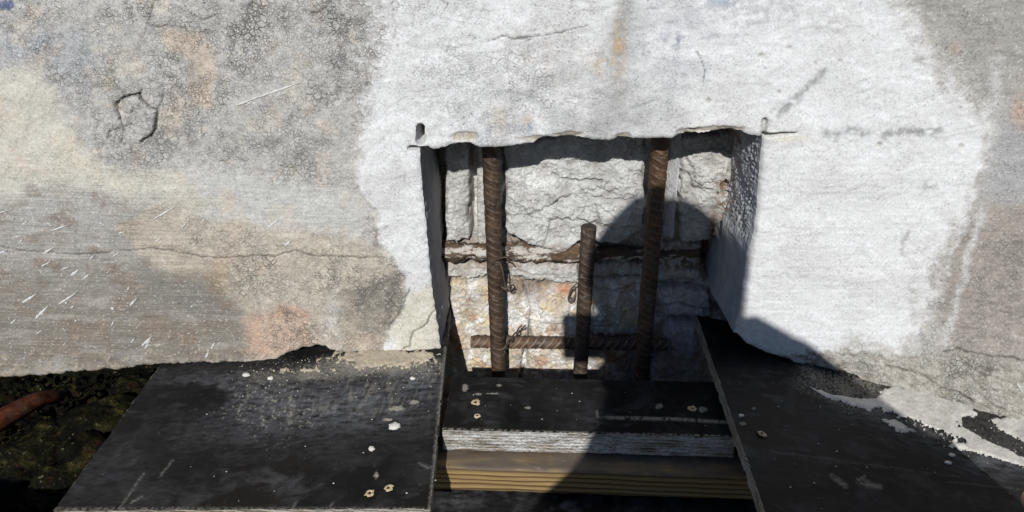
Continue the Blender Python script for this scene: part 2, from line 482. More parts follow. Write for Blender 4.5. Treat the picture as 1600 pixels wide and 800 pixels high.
WHITE_POLY = [(600, -120), (596, 0), (575, 110), (560, 200), (562, 280), (585, 345), (602, 398), (622, 420), (640, 438), (630, 480), (606, 530), (588, 565), (700, 575), (1140, 570),
              (1250, 552), (1330, 538), (1400, 545), (1446, 515), (1460, 440), (1478, 380), (1512, 350), (1528, 300), (1540, 240), (1560, 205), (1530, 165), (1470, 112), (1440, 60), (1415, 0), (1400, -120)]
CRACKS = [  # (points, half width px, depth m)
    ([(-60, 380), (0, 385), (40, 393), (110, 397), (170, 394), (230, 387), (262, 391), (290, 398), (340, 404), (372, 402), (400, 400), (430, 400), (448, 394), (465, 391), (485, 398), (510, 402), (560, 402), (600, 402)], 0.1, .002),
    ([(188, 186), (182, 176), (180, 162), (192, 152), (205, 150), (217, 148), (224, 158), (234, 168), (245, 173), (244, 188), (241, 203), (236, 213), (222, 220)], 1.3, .006),
    ([(192, 152), (192, 143)], .7, .003), ([(217, 148), (222, 140)], .8, .003), ([(195, 197), (207, 193)], .6, .003), ([(188, 186), (193, 200), (193, 214), (190, 222)], 0.4, .002),
    ([(245, 173), (252, 160), (255, 148)], 0.4, .002), ([(188, 200), (172, 205), (170, 216)], .3, .002),
    ([(1380, 568), (1410, 572), (1440, 580), (1460, 592), (1490, 600), (1510, 612)], .3, .004),
    ([(1470, 545), (1490, 541), (1520, 547), (1545, 550), (1575, 552), (1610, 560)], .35, .004),
    ([(700, 470), (690, 480), (676, 490), (668, 505), (645, 520), (640, 540), (628, 548)], .4, .004),
    ([(640, 452), (632, 470), (622, 492), (612, 505)], .3, .003),
    ([(1090, 80), (1100, 110), (1098, 140)], .1, .0015), ([(800, 60), (850, 55), (880, 48), (920, 38)], .1, .001), ([(760, 65), (790, 55), (805, 60), (830, 62)], .3, .0015),
    ([(690, 0), (700, 8), (696, 14)], .4, .002), ([(225, 55), (235, 20), (240, 0)], .2, .0015), ([(235, 40), (290, 42)], .2, .0015), ([(300, 20), (320, 30), (340, 20)], .3, .0015), ([(470, 15), (495, 20), (510, 10), (520, 0)], .3, .0015),
]

def gauss(u, v, cx, cy, rx, ry): return np.exp(-(((u - cx) / rx) ** 2 + ((v - cy) / ry) ** 2))

def wall_fields(u, v):
    """u, v: survey coordinates on the wall plane -> bulge towards the viewer (m), tone, crackle, brush, grain"""
    wu = u + 14 * fbm(u, v, 60, 4, 11) + 3 * fbm(u, v, 9, 2, 13); wv = v + 14 * fbm(u, v, 60, 4, 12) + 3 * fbm(u, v, 9, 2, 14)
    bigu = u + 30 * fbm(u, v, 140, 4, 15); bigv = v + 25 * fbm(u, v, 140, 4, 16)
    wsd = poly_sd(wu, wv, WHITE_POLY)
    softw = 8 + 42 * sstep(330, 40, v) * (u < 800) + 22 * (u > 1300) + 20 * sstep(200, 40, v) * (u > 1300)
    white = sstep(-.55, .75, wsd / softw + .55 * fbm(u, v, 18, 3, 17) + .25 * fbm(u, v, 5, 2, 18))
    tone = np.empty(u.shape + (3,)); tone[:] = S(190, 187, 181)
    def lay(m, c, a=1.0):
        m = np.clip(m * a, 0, 1)[..., None]
        tone[:] = tone * (1 - m) + S(*c) * m
    def P(poly, soft=12, big=True):
        return sstep(-soft, soft, poly_sd(bigu if big else wu, bigv if big else wv, poly))
    n1 = fbm(u, v, 120, 4, 21); n2 = fbm(u, v, 45, 4, 22); n3 = fbm(u, v, 16, 3, 23)
    lay(sstep(-.1, .5, n1), (201, 197, 190), .8)
    lay(sstep(0, .5, n2), (176, 174, 170), .5)
    right = sstep(1380, 1480, u)
    lay(right, (182, 178, 171), .8)
    lay(P([(80, 30), (330, 10), (590, -40), (590, 180), (470, 300), (260, 260), (150, 250), (90, 160)], 30), (184, 183, 179), .75)
    lay(P([(0, 40), (120, 60), (150, 130), (60, 140), (-40, 110)], 25), (172, 175, 182), .6)
    lay(P([(-60, 100), (70, 110), (100, 180), (150, 250), (320, 280), (350, 335), (-60, 335)], 18), (204, 199, 187), .8)
    lay(P([(300, 270), (520, 270), (575, 330), (560, 400), (420, 390), (330, 350)], 22), (196, 196, 192), .7)
    br = P([(-80, 310), (230, 300), (300, 370), (350, 430), (395, 500), (385, 580), (-80, 610)], 34)
    br = np.clip(br * (1 + .5 * fbm(u, v, 60, 3, 28, lamy=14)), 0, 1) * sstep(0, .3, br + .15 * fbm(u, v, 10, 2, 29))
    dk = sstep(310, 520, v)[..., None]
    m = (br * .9)[..., None]
    bc = S(164, 162, 157) * (1 - dk) + S(124, 116, 106) * dk
    tone[:] = tone * (1 - m) + bc * m
    lay(br * sstep(.15, .5, n2), (133, 120, 108), .7)
    lay(P([(180, 352), (250, 322), (345, 345), (560, 370), (640, 430), (600, 560), (380, 580), (395, 500), (330, 430), (250, 440), (230, 400)], 8, False), (192, 181, 164), .75)
    lay(P([(220, 415), (300, 430), (345, 470), (300, 490), (225, 470)], 9, False), (128, 124, 117), .7)
    lay(P([(535, 445), (632, 425), (622, 500), (598, 540), (540, 545), (525, 490)], 9, False), (146, 138, 128), .8)
    lay(P([(385, 505), (440, 478), (490, 490), (497, 530), (440, 552), (385, 560)], 9, False), (198, 162, 138), .85)
    lay(gauss(u, v, 560, 535, 30, 14), (190, 165, 145), .5)
    lay(P([(250, 38), (300, 42), (335, 100), (333, 170), (300, 160), (296, 90), (255, 70)], 9, False), (206, 185, 164), .6)
    lay(gauss(u, v, 275, 170, 16, 40), (190, 172, 155), .5)
    lay(gauss(u, v, 305, 120, 14, 28), (150, 146, 142), .7)
    lay(gauss(u, v, 15, 8, 32, 16) * sstep(-.2, .3, n3), (96, 118, 160), .9)
    lay(gauss(u, v, 342, 425, 18, 28), (168, 140, 105), .5)
    lay(gauss(u, v, 320, 318, 50, 12), (160, 152, 135), .5)
    # cream edge flakes along the left bottom
    fl = sstep(.05, .3, n3 + .6 * fbm(u, v, 7, 3, 24) + .5 * n2 - .45 + .8 * sstep(535, 590, v)) * (u < 420) * sstep(500, 540, v)
    lay(fl, (170, 157, 139), .6)
    lay(gauss(u, v, 520, 505, 12, 40) * sstep(-.3, .2, n3), (205, 205, 205), .7)
    bl = (1 - br) * (u < 640)
    lay(bl * sstep(.15, .45, fbm(u, v, 70, 4, 301)), (206, 195, 177), .35)
    lay(bl * sstep(.22, .5, fbm(u, v, 48, 4, 302)), (205, 184, 166), .28)
    lay(br * sstep(.1, .45, fbm(u, v, 55, 4, 303, lamy=20)), (138, 122, 108), .4)
    # white coat
    lay(white, (221, 221, 221), 1.0)
    lay(white * sstep(-.1, .6, n1 + .4 * n2), (212, 211, 209), .5)
    lay(white * sstep(.1, .6, fbm(u, v, 70, 3, 25, lamy=12)), (224, 224, 225), .5)
    lay(white * sstep(.15, .6, fbm(u + v, v - .6 * u, 50, 3, 26, lamy=8)), (208, 207, 205), .4)
    inW = white
    lay(inW * gauss(u, v, 905, 175, 150, 75) * sstep(-.5, .4, n2), (188, 188, 188), .85)
    lay(inW * gauss(u, v, 780, 190, 60, 40) * sstep(-.3, .4, n3), (190, 193, 200), .5)
    lay(inW * gauss(u, v, 840, 90, 60, 50) * sstep(-.2, .4, n3), (206, 200, 194), .6)
    lay(inW * gauss(u, v, 1060, 60, 70, 60) * sstep(-.3, .4, n2), (188, 190, 196), .8)
    lay(inW * gauss(u, v, 1010, 165, 55, 50), (190, 190, 190), .6)
    sd, t = seg_dist(wu, v, (984, -40), (956, 190))
    lay(inW * np.exp(-(sd / (15 + 14 * t)) ** 2) * (1 - .5 * t), (146, 146, 143), .9)
    lay(inW * gauss(u, v, 966, 75, 9, 36) * sstep(-.4, .1, n3 + .2), (190, 160, 122), .85)
    lay(inW * gauss(u, v, 935, 100, 20, 16) * sstep(-.2, .2, n3), (196, 178, 152), .6)
    lay(inW * gauss(u, v, 825, 185, 9, 10), (205, 184, 160), .6); lay(inW * gauss(u, v, 780, 185, 14, 20), (206, 194, 176), .6)
    lay(gauss(u, v, 829, 197, 4, 8), (130, 152, 180), .7)
    lay(gauss(u, v, 1130, 2, 30, 10) * sstep(-.3, .2, n3), (120, 138, 165), .8)
    lay(gauss(u, v, 1058, 62, 14, 12) * sstep(-.1, .2, n3), (140, 148, 165), .8)
    lay(inW * gauss(u, v, 1180, 20, 120, 26) * sstep(-.3, .3, n3), (190, 190, 192), .7)
    lay(inW * sstep(20, -60, v - 10 - 20 * n1) * sstep(1250, 1400, u), (190, 189, 187), .8)
    for a, b, w in (((1205, 186), (1290, 118), 7), ((1290, 208), (1352, 211), 7), ((1385, 208), (1465, 198), 8)):
        sd, t = seg_dist(wu, wv, a, b)
        lay(np.exp(-(sd / w) ** 2) * sstep(-.55, .1, n3), (146, 146, 146), .85)
    lay(inW * gauss(u, v, 1450, 290, 16, 10) * sstep(-.1, .3, n3), (160, 160, 160), .6)
    lay(P([(640, 452), (700, 440), (700, 560), (628, 556), (612, 520)], 6, False) * sstep(-.4, .3, n2 + .3), (208, 200, 180), .75)
    # exposed paste along the lower left of the opening and the bottom edge
    # right side bare zones
    bare = 1 - white
    rb = bare * sstep(1400, 1470, u)
    lay(rb * P([(1500, 360), (1540, 310), (1660, 290), (1660, 600), (1470, 560), (1480, 430)], 14), (163, 154, 145), .85)
    lay(rb * P([(1420, -30), (1660, -30), (1660, 170), (1560, 150), (1470, 90)], 16), (164, 161, 154), .8)
    lay(rb * P([(1545, 190), (1660, 200), (1660, 310), (1535, 300)], 14), (172, 172, 174), .8)
    lay(rb * gauss(u, v, 1594, 175, 12, 22), (198, 165, 145), .8); lay(rb * gauss(u, v, 1490, 75, 10, 8), (195, 170, 155), .7)
    for a, b, w, s in (((1560, 90), (1552, 200), 9, .5), ((1538, 330), (1474, 530), 8, .8), ((1500, 350), (1450, 500), 5, .6)):
        sd, t = seg_dist(wu, wv, a, b); lay(np.exp(-(sd / w) ** 2), (214, 212, 210), s)
    lay(white * gauss(u, v, 1425, 470, 10, 50) * sstep(-.3, .2, n3), (170, 168, 164), .6)
    sd, t = seg_dist(wu, wv, (1421, 352), (1411, 400)); lay(np.exp(-(sd / 2.5) ** 2), (160, 158, 156), .6)
    # lower right flared band
    edge_y = np.interp(u, [1140, 1240, 1330, 1400, 1480, 1600, 1800], [560, 553, 545, 552, 545, 560, 590])
    band = sstep(-3, 5, v - edge_y - 5 * n3) * sstep(1190, 1240, u)
    lay(band, (182, 176, 166), .85)
    lay(band * sstep(.05, .5, n3), (158, 148, 134), .6)
    lay(band * sstep(0, .5, n2) * sstep(1330, 1250, u), (205, 203, 198), .7)
    # ---- relief
    calm = 1 - .65 * white
    h = 0.0032 * n1 + calm * (0.0012 * n2 + 0.0006 * n3 + 0.0005 * fbm(u, v, 5, 2, 31))
    h += white * (0.0014 + .00025 * fbm(u, v, 140, 2, 32, lamy=5) * sstep(200, 240, v) * (u > 1180))
    # knife drags and thicker dabs in the white coat
    h += white * .0006 * sstep(.10, .22, fbm(u + .4 * v, v, 130, 3, 39, lamy=60)) + white * .0005 * sstep(.2, .3, fbm(u - .7 * v, v + .3 * u, 90, 3, 40, lamy=40))
    rough_b = fbm(u + .5 * v, v - .45 * u, 20, 4, 33, lamy=5)
    h += band * (0.0034 * rough_b + .0025 * n3)
    lay(band * sstep(.25, .6, -rough_b), (120, 112, 102), .6)
    h += rb * (.0012 * fbm(u, v, 6, 2, 34)) * sstep(300, 380, v)
    # flare towards the viewer at the lower right
    h += 0.030 * sstep(1150, 1600, u) * sstep(-70, 95, v - edge_y)
    h += fl * .001
    cr = np.zeros(u.shape)
    ju = u + 1.6 * fbm(u, v, 12, 2, 35) + 1.5 * fbm(u, v, 34, 2, 36); jv = v + 1.6 * fbm(u, v, 12, 2, 37) + 1.5 * fbm(u, v, 34, 2, 38)
    for pts, w, dep in CRACKS:
        d = line_dist(ju, jv, pts)
        g = np.clip(1.3 - d / (w + .9), 0, 1)
        h -= dep * g; cr = np.maximum(cr, g * (0.8 if w < 1.5 else 1))
    lay(cr, (48, 46, 44), .92)
    # saw overcuts
    for a, b, w, dep in (((657, 199), (657, 219), 5.8, .09), ((1194, 188), (1192, 208), 4.0, .006), ((640, 231), (668, 232), 2.2, .02)):
        d, t = seg_dist(u, v, a, b); g = sstep(w + 1.0, w - .6, d); h -= dep * g
    d, t = seg_dist(u, v, (1196, 211), (1246, 206)); g = sstep(1.2, -.8, d - (3.0 * (1 - t))); h -= .014 * g
    sl = sstep(5, 0, line_dist(u, v, [(1193, 188), (1192, 212)])); lay(sl, (140, 138, 132), .7)
    lay(gauss(u, v, 1230, 216, 30, 5), (222, 216, 196), .7)
    # pits and knocks
    for cx, cy, r in ((1189, 87, 5), (1106, 158, 4), (1502, 229, 5), (1233, 75, 3), (1274, 100, 3), (1312, 95, 3), (1217, 145, 3), (1374, 226, 3)):
        g = sstep(r + 2, r * .3, np.hypot((u - cx) * 1.2, v - cy) + 2 * n3); h -= .003 * g; lay(g, (165, 160, 150), .7)
    # chipped lip over the opening
    for cx, cy, rx, ry in ((727, 212, 22, 7), (890, 210, 22, 5), (1075, 204, 16, 5), (1120, 201, 40, 5), (972, 212, 12, 5), (840, 216, 20, 4)):
        g = sstep(1.25, .7, np.hypot((u - cx) / rx, (v - cy) / ry) + .4 * n3); h -= .003 * g; lay(g, (186, 175, 157), .8)
    crackle = np.clip(.95 * (1 - white) + .45 * inW * gauss(u, v, 880, 150, 230, 110) + .22 * inW * (u < 900) + .10, 0, 1)
    crackle += .55 * gauss(u, v, 430, 30, 220, 80) + .35 * gauss(u, v, 200, 150, 110, 80)
    crackle *= 1 - .85 * br; crackle *= 1 - .6 * right
    crackle *= 1 - .6 * P([(-60, 100), (70, 110), (100, 180), (150, 250), (320, 280), (560, 300), (560, 390), (330, 350), (-60, 335)], 20)
    brush = np.clip(br * 1.0 + .5 * P([(-60, 230), (560, 260), (560, 400), (-60, 400)], 30) * (1 - white) + white * sstep(1190, 1240, u) * sstep(190, 230, v) * .14 + rb * .35, 0, 1)
    grain = np.clip((.45 + .35 * white * sstep(1150, 1000, u)) * sstep(-.5, .6, n1 + .7 * n2) + .5 * band + .5 * rb + .1, 0, 1)
    crackle += .35 * P([(180, 352), (250, 322), (345, 345), (560, 400), (640, 430), (600, 560), (380, 580), (395, 500), (330, 430)], 12, False) * (1 - white) + .5 * band + .5 * rb * sstep(330, 400, v)
    crackle *= .55 + .6 * sstep(-.35, .45, fbm(u, v, 85, 3, 27) + .4 * n3)
    return h, np.clip(tone, 0, .85), crackle, brush, grain

Ug, Vg = sheet(X2, np.zeros_like(X2), Z2)
far = (Xg < -.97) | (Xg > .88)
Ug = np.clip(Ug, -500, 2100)
H, TONE, CRK, BRU, GRA = wall_fields(Ug, Vg)
Y2 = -H
# ragged broken arris round the opening and along the bottom
inside_x = (xs > XL0 + 1e-6) & (xs < XR0 - 1e-6)
nR, nC = Xg.shape
keep = np.ones((nR - 1, nC - 1), bool)
keep[:jT, iL:iR] = False
rel = np.full(Xg.shape, 1.0)
dist_l = np.abs(X2 - x_left(Z2)); dist_r = np.abs(X2 - x_right(Z2)); dist_t = np.where((Xg >= XL0) & (Xg <= XR0), np.abs(Z2 - zt), 1)
dist_b = np.where(Tg <= 1, Z2 - zb, 1)
near = np.minimum(np.where(Tg <= 1, np.minimum(dist_l, dist_r), 1), np.minimum(dist_t, dist_b))
arr = np.clip(1 - near / (0.005 + 0.004 * fbm(X2 * 1000, Z2 * 1000, 22, 2, 41)), 0, 1)
arr2 = np.clip(1 - np.where((Tg <= 1), dist_r, 1) / (0.010 + 0.006 * fbm(X2 * 1000, Z2 * 1000, 30, 2, 42)), 0, 1)
Y2 = Y2 + 0.0025 * arr ** 2 + .005 * arr2 ** 2
verts = [np.stack([X2, Y2, Z2], -1).reshape(-1, 3)]
faces = [grid_faces(nR, nC, keep)]
tones = [TONE.reshape(-1, 3)]; crks = [CRK.ravel()]; brus = [BRU.ravel()]; gras = [GRA.ravel()]
base = nR * nC

def add_patch(V, tone, crk, bru, gra, flip=False):
    global base
    r, c = V.shape[:2]
    verts.append(V.reshape(-1, 3)); faces.append(grid_faces(r, c, None, base, flip))
    tones.append(np.broadcast_to(tone, (r, c, 3)).reshape(-1, 3)); crks.append(np.full(r * c, crk)); brus.append(np.full(r * c, bru)); gras.append(np.full(r * c, gra))
    base += r * c
P3 = np.stack([X2, Y2, Z2], -1)
ND = 90; DEPTH = 0.165
sd = np.linspace(0, 1, ND)
# left cheek of the opening, saw cut: nearly smooth, slightly undercut at the back
edge = P3[:jT + 1, iL]
dz = edge[:, None, 2] + 0 * sd[None]
dd = edge[:, None, 1] + (DEPTH - edge[:, None, 1]) * sd[None]
off = -0.002 * sd[None] + .0018 * fbm(dd * 1000, dz * 1000, 40, 3, 43) * sstep(0, .08, sd[None]) + .0009 * fbm(dd * 1000, dz * 1000, 7, 2, 44, lamy=60) * sstep(0, .08, sd[None])
V = np.stack([edge[:, None, 0] + off, dd, dz], -1)
tn = np.empty(V.shape); tn[:] = S(168, 168, 170); tn *= (1 + .14 * fbm(dd * 1000, dz * 1000, 8, 3, 45, lamy=70))[..., None]
add_patch(V, tn, .0, .0, .2)
# right cheek: rough sprayed upper half, smooth lower half
edge = P3[:jT + 1, iR]
dz = edge[:, None, 2] + 0 * sd[None]
dd = edge[:, None, 1] + (DEPTH - edge[:, None, 1]) * sd[None]
up = sstep(.145, .19, dz + .01 * fbm(dd * 1000, dz * 1000, 20, 2, 46))
bumpy = np.clip(fbm(dd * 1000, dz * 1000, 5.0, 3, 47) + .15, 0, 1)
off = -.015 * sd[None] + sstep(0, .1, sd[None]) * (.002 * fbm(dd * 1000, dz * 1000, 40, 3, 48) - up * .0030 * bumpy)
xs_s = np.interp(-edge[:, 2], -re[:, 2], re[:, 0])
V = np.stack([edge[:, None, 0] * (1 - sstep(0, .12, sd[None])) + xs_s[:, None] * sstep(0, .12, sd[None]) + off, dd, dz], -1)
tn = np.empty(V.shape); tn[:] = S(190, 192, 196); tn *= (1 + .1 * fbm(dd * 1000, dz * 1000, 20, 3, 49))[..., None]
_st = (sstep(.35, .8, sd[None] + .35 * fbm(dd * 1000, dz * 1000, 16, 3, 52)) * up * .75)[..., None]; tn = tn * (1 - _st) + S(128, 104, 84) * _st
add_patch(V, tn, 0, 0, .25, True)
# head of the opening
edge = P3[jT, iL:iR + 1]
dd = edge[None, :, 1] + (DEPTH - edge[None, :, 1]) * sd[:, None]
xx = edge[None, :, 0] + 0 * sd[:, None]
off = sstep(0, .1, sd[:, None]) * .006 * fbm(xx * 1000, dd * 1000, 30, 4, 50)
V = np.stack([xx, dd, edge[None, :, 2] + off], -1)
tn = np.empty(V.shape); tn[:] = S(150, 147, 142)
add_patch(V, tn, 0, 0, .6)
# underside left and right of the opening
sd2 = np.linspace(0, 1, 40) ** 1.5
for sl_, dep in ((slice(0, iL + 1), 1.3), (slice(iR, nC), 1.3)):
    edge = P3[0, sl_]
    dd = edge[None, :, 1] + dep * sd2[:, None]
    xx = edge[None, :, 0] + 0 * sd2[:, None]
    off = sstep(0, .02, sd2[:, None]) * (.02 * sd2[:, None] + .006 * fbm(xx * 1000, dd * 1000, 60, 4, 51))
    V = np.stack([xx, dd, edge[None, :, 2] + off], -1)
    tn = np.empty(V.shape); tn[:] = S(140, 134, 124)
    add_patch(V, tn, 0, 0, .8, True)
# top and back of the wall so that it is a solid slab edge
b = 2.4; zt_ = float(Z2[-1, 0])
V = np.array([[[-b, 0, zt_], [b, 0, zt_]], [[-b, 1.3, zt_], [b, 1.3, zt_]]]); add_patch(V, S(160, 158, 152), 0, 0, .5)
V = np.array([[[-b, 1.3, zt_], [b, 1.3, zt_]], [[-b, 1.3, -.3], [b, 1.3, -.3]]]); add_patch(V, S(160, 158, 152), 0, 0, .5)
me = mesh_np('concrete_wall', np.concatenate(verts), np.concatenate(faces))
set_col(me, 'tone', np.concatenate(tones)); set_val(me, 'crackle', np.concatenate(crks)); set_val(me, 'brush', np.concatenate(brus)); set_val(me, 'grain', np.concatenate(gras))
_q = faces[0]; _yy = verts[0][:, 1][_q]; _flat = (_yy.max(1) - _yy.min(1)) > .0055
_sm = np.ones(len(me.polygons), bool); _sm[:len(_q)] = ~_flat; me.polygons.foreach_set('use_smooth', _sm)
wall = link('concrete_wall', me, M_WALL)
tag(wall, 'thick concrete wall with cracked grey and white paint and a square opening', 'wall')

# white paint flicked over the lower left
def wall_y(u, v):
    u = np.atleast_1d(np.array(u, float)); v = np.atleast_1d(np.array(v, float))
    return -wall_fields(u, v)[0]
streaks = [((77, 362), (112, 349), 3), ((240, 342), (274, 323), 3.4), ((67, 396), (86, 386), 4), ((66, 415), (82, 407), 3), ((96, 421), (109, 416), 3), ((110, 431), (124, 421), 6),
           ((129, 436), (144, 425), 4), ((141, 404), (150, 397), 3), ((178, 399), (187, 394), 3), ((36, 472), (59, 458), 5), ((92, 475), (123, 455), 4.5), ((56, 497), (77, 476), 6), ((18, 505), (28, 496), 4),
           ((204, 476), (216, 464), 4), ((221, 541), (239, 524), 5), ((226, 545), (234, 535), 4), ((205, 535), (212, 527), 3.5), ((-2, 396), (12, 390), 4), ((0, 332), (19, 327), 2.5), ((20, 371), (34, 368), 3),
           ((34, 351), (43, 347), 4), ((56, 522), (67, 515), 2), ((187, 363), (197, 361), 3), ((284, 355), (292, 348), 3.5), ((419, 355), (434, 345), 5), ((446, 383), (455, 375), 5), ((372, 163), (412, 148), 4), ((405, 151), (470, 129), 5),
           ((321, 610 - 50), (327, 548), 4), ((330, 545), (336, 534), 4), ((176, 483), (180, 479), 3), ((200, 452), (204, 447), 3), ((244, 377), (252, 372), 3), ((300, 384), (306, 380), 3), ((176, 506), (180, 500), 3),
           ((1578, 586), (1586, 600), 4), ((1486, 505), (1484, 515), 3.5), ((1434, 556), (1435, 566), 2.5)]
rnd = random.Random(4)
for _ in range(34):
    x_, y_ = rnd.uniform(0, 330), rnd.uniform(330, 560); l_ = rnd.uniform(2, 6); streaks.append(((x_, y_), (x_ + l_, y_ - l_ * rnd.uniform(.2, 1.0)), rnd.uniform(1.6, 3.4)))
for a, b_, w in streaks:
    n = 9; t = np.linspace(0, 1, n)
    cu = a[0] + (b_[0] - a[0]) * t; cv = a[1] + (b_[1] - a[1]) * t
    L = math.hypot(b_[0] - a[0], b_[1] - a[1]); nx, ny = -(b_[1] - a[1]) / L, (b_[0] - a[0]) / L
    prof = np.sin(np.pi * np.clip(t * .9 + .05, 0, 1)) ** .7 * np.array([rnd.uniform(.35, 1.2) for _ in t]) * np.linspace(1.25, .3, n) * w / 2
    y0 = wall_y(cu, cv)
    vs, fs = [], []
    for i in range(n):
        for s_ in (-1, 0, 1):
            uu, vv = cu[i] + nx * prof[i] * s_, cv[i] + ny * prof[i] * s_
            q = at_y(uu, vv, 0.0)
            vs.append((q[0], y0[i] - (.0016 if s_ == 0 else .0007), q[2]))
    for i in range(n - 1):
        for s_ in range(2):
            k0 = i * 3 + s_; fs.append((k0, k0 + 1, k0 + 4, k0 + 3))
    link('paint_splash', mesh_np('paint_splash', vs, fs), M_PAINT, wall)

# ================================================================== BROKEN CORE IN THE OPENING
CY = 0.13
cx_ = np.arange(-0.20, 0.335, 0.0015); cz_ = np.arange(-0.36, 0.37, 0.0015)
GX, GZ = np.meshgrid(cx_, cz_)
CU, CV = sheet(GX, np.full_like(GX, CY), GZ)
ju = CU + 5 * fbm(CU, CV, 40, 4, 61) + 2 * fbm(CU, CV, 10, 2, 62); jv = CV + 5 * fbm(CU, CV, 40, 4, 63) + 2 * fbm(CU, CV, 10, 2, 64)
STONES = [  # outline, stand-out (m), tone, strata tilt
    ([(696, 215), (733, 215), (734, 372), (699, 374)], .008, (196, 196, 192)),
    ([(745, 215), (784, 215), (786, 348), (800, 378), (744, 378)], .004, (188, 186, 180)),
    ([(790, 215), (900, 205), (1004, 205), (1005, 300), (1001, 350), (958, 370), (918, 366), (880, 386), (836, 379), (792, 352)], .022, (194, 194, 191)),
    ([(1064, 205), (1180, 205), (1155, 268), (1132, 322), (1104, 366), (1062, 372), (1056, 320)], .018, (186, 185, 180)),
    ([(690, 408), (770, 408), (770, 428), (700, 434)], .006, (190, 186, 178)),
    ([(784, 404), (905, 408), (908, 440), (850, 436), (800, 427)], .010, (200, 199, 195)),
    ([(704, 440), (765, 432), (815, 444), (832, 472), (822, 520), (806, 620), (708, 640)], .012, (200, 190, 174)),
    ([(826, 446), (905, 446), (915, 520), (902, 640), (812, 630), (828, 520)], .009, (204, 192, 176)),
    ([(925, 434), (1004, 432), (1004, 520), (926, 522)], .006, (176, 172, 164)),
    ([(1024, 442), (1104, 448), (1112, 488), (1034, 486)], .014, (182, 180, 178)),
    ([(1042, 496), (1112, 504), (1100, 545), (1094, 640), (1012, 640), (1022, 545)], .020, (186, 186, 188)),
    ([(1026, 378), (1096, 376), (1096, 430), (1028, 436)], .010, (180, 178, 176)),
    ([(922, 408), (1008, 410), (1006, 428), (926, 430)], .006, (180, 178, 176)),
    ([(906, 528), (1004, 526), (1008, 640), (908, 640)], .004, (170, 164, 156)),
]
def facets(u, v, lam, seed, slope=1.0):
    gx_, gy_ = u / lam, v / lam; ix, iy = np.floor(gx_), np.floor(gy_)
    best = np.full(u.shape, 1e9); out = np.zeros(u.shape)
    for dx in (-1, 0, 1):
        for dy in (-1, 0, 1):
            cx, cy = ix + dx, iy + dy
            px_ = cx + _hash(cx, cy, seed); py_ = cy + _hash(cx, cy, seed + 1)
            d = (gx_ - px_) ** 2 + (gy_ - py_) ** 2
            val = (gx_ - px_) * (_hash(cx, cy, seed + 2) - .5) * 2 * slope + (gy_ - py_) * (_hash(cx, cy, seed + 3) - .5) * 2 * slope + (_hash(cx, cy, seed + 4) - .5)
            m = d < best; best = np.where(m, d, best); out = np.where(m, val, out)
    return out
lab = np.full(GX.shape, -1); inner = np.zeros(GX.shape)
hc = -.008 + .005 * fbm(CU, CV, 50, 5, 65) + .0025 * fbm(CU, CV, 12, 3, 66)
hc = hc + .003 * facets(ju, jv, 11, 531)
tc = np.empty(GX.shape + (3,)); tc[:] = S(160, 154, 146)
fu = ju + 9 * fbm(CU, CV, 30, 3, 58); fv = jv + 9 * fbm(CU, CV, 30, 3, 59)
strata = facets(fu * .6 + .2 * fv, fv - .3 * fu, 30, 501) * .55 + .3 * facets(fu, fv, 13, 511) + .25 * facets(fu, fv, 6, 521)
facet = fbm(CU, CV, 34, 4, 68); fine_ = fbm(CU, CV, 9, 3, 69)
for i, (poly, out, tone) in enumerate(STONES):
    sd_ = poly_sd(ju, jv, poly); m = sd_ > 0
    lab[m] = i
    cxm = np.mean([p[0] for p in poly]); cym = np.mean([p[1] for p in poly])
    hs = out + .003 * (1 - np.exp(-np.maximum(sd_, 0) / 9)) - .007 * np.exp(-np.maximum(sd_, 0) / 1.6) + .0046 * strata + .0035 * facet + .0018 * fine_ + .0017 * fbm(CU, CV, 4, 2, 76) + .00005 * (jv - cym)
    hc = np.where(m, hs, hc)
    tc[m] = S(*tone)
def layc(m, c, a=1.0):
    m = np.clip(m * a, 0, 1)[..., None]; tc[:] = tc * (1 - m) + S(*c) * m
layc(sstep(.1, .5, facet), (208, 207, 203), .5)
layc(sstep(.0, .5, -facet), (158, 152, 145), .5)
low = sstep(420, 450, CV)
layc(low * sstep(.0, .45, fbm(CU, CV, 30, 4, 81)), (214, 196, 155), .6)
layc(low * sstep(.1, .5, fbm(CU, CV, 26, 4, 82)), (176, 136, 108), .6)
layc(low * sstep(.1, .4, fbm(CU, CV, 22, 4, 83) + gauss(CU, CV, 830, 480, 30, 30) * .6), (226, 224, 220), .9)
layc(gauss(CU, CV, 825, 445, 40, 16), (120, 100, 84), .8)
layc(gauss(CU, CV, 712, 520, 10, 25), (190, 130, 90), .6); layc(gauss(CU, CV, 880, 450, 16, 6), (190, 125, 85), .7)
layc(gauss(CU, CV, 840, 275, 40, 14), (222, 222, 220), .8)
rt = sstep(1000, 1060, CU) * low; layc(rt, (182, 182, 186), .75)
band_c = sstep(30, 12, np.abs(CV - 394 + 8 * fbm(CU, CV, 40, 3, 84))); layc(band_c * sstep(-.4, .2, fine_ + .3 * facet), (140, 110, 86), .6)
layc(gauss(CU, CV, 1125, 300, 12, 50) * sstep(-.3, .2, fine_), (130, 92, 62), .8)
layc(gauss(CU, CV, 1060, 400, 60, 16) * sstep(-.2, .2, fine_ + .4 * facet), (70, 50, 38), .8)
layc(gauss(CU, CV, 1085, 440, 40, 10) * sstep(-.1, .3, fine_), (70, 54, 44), .7)
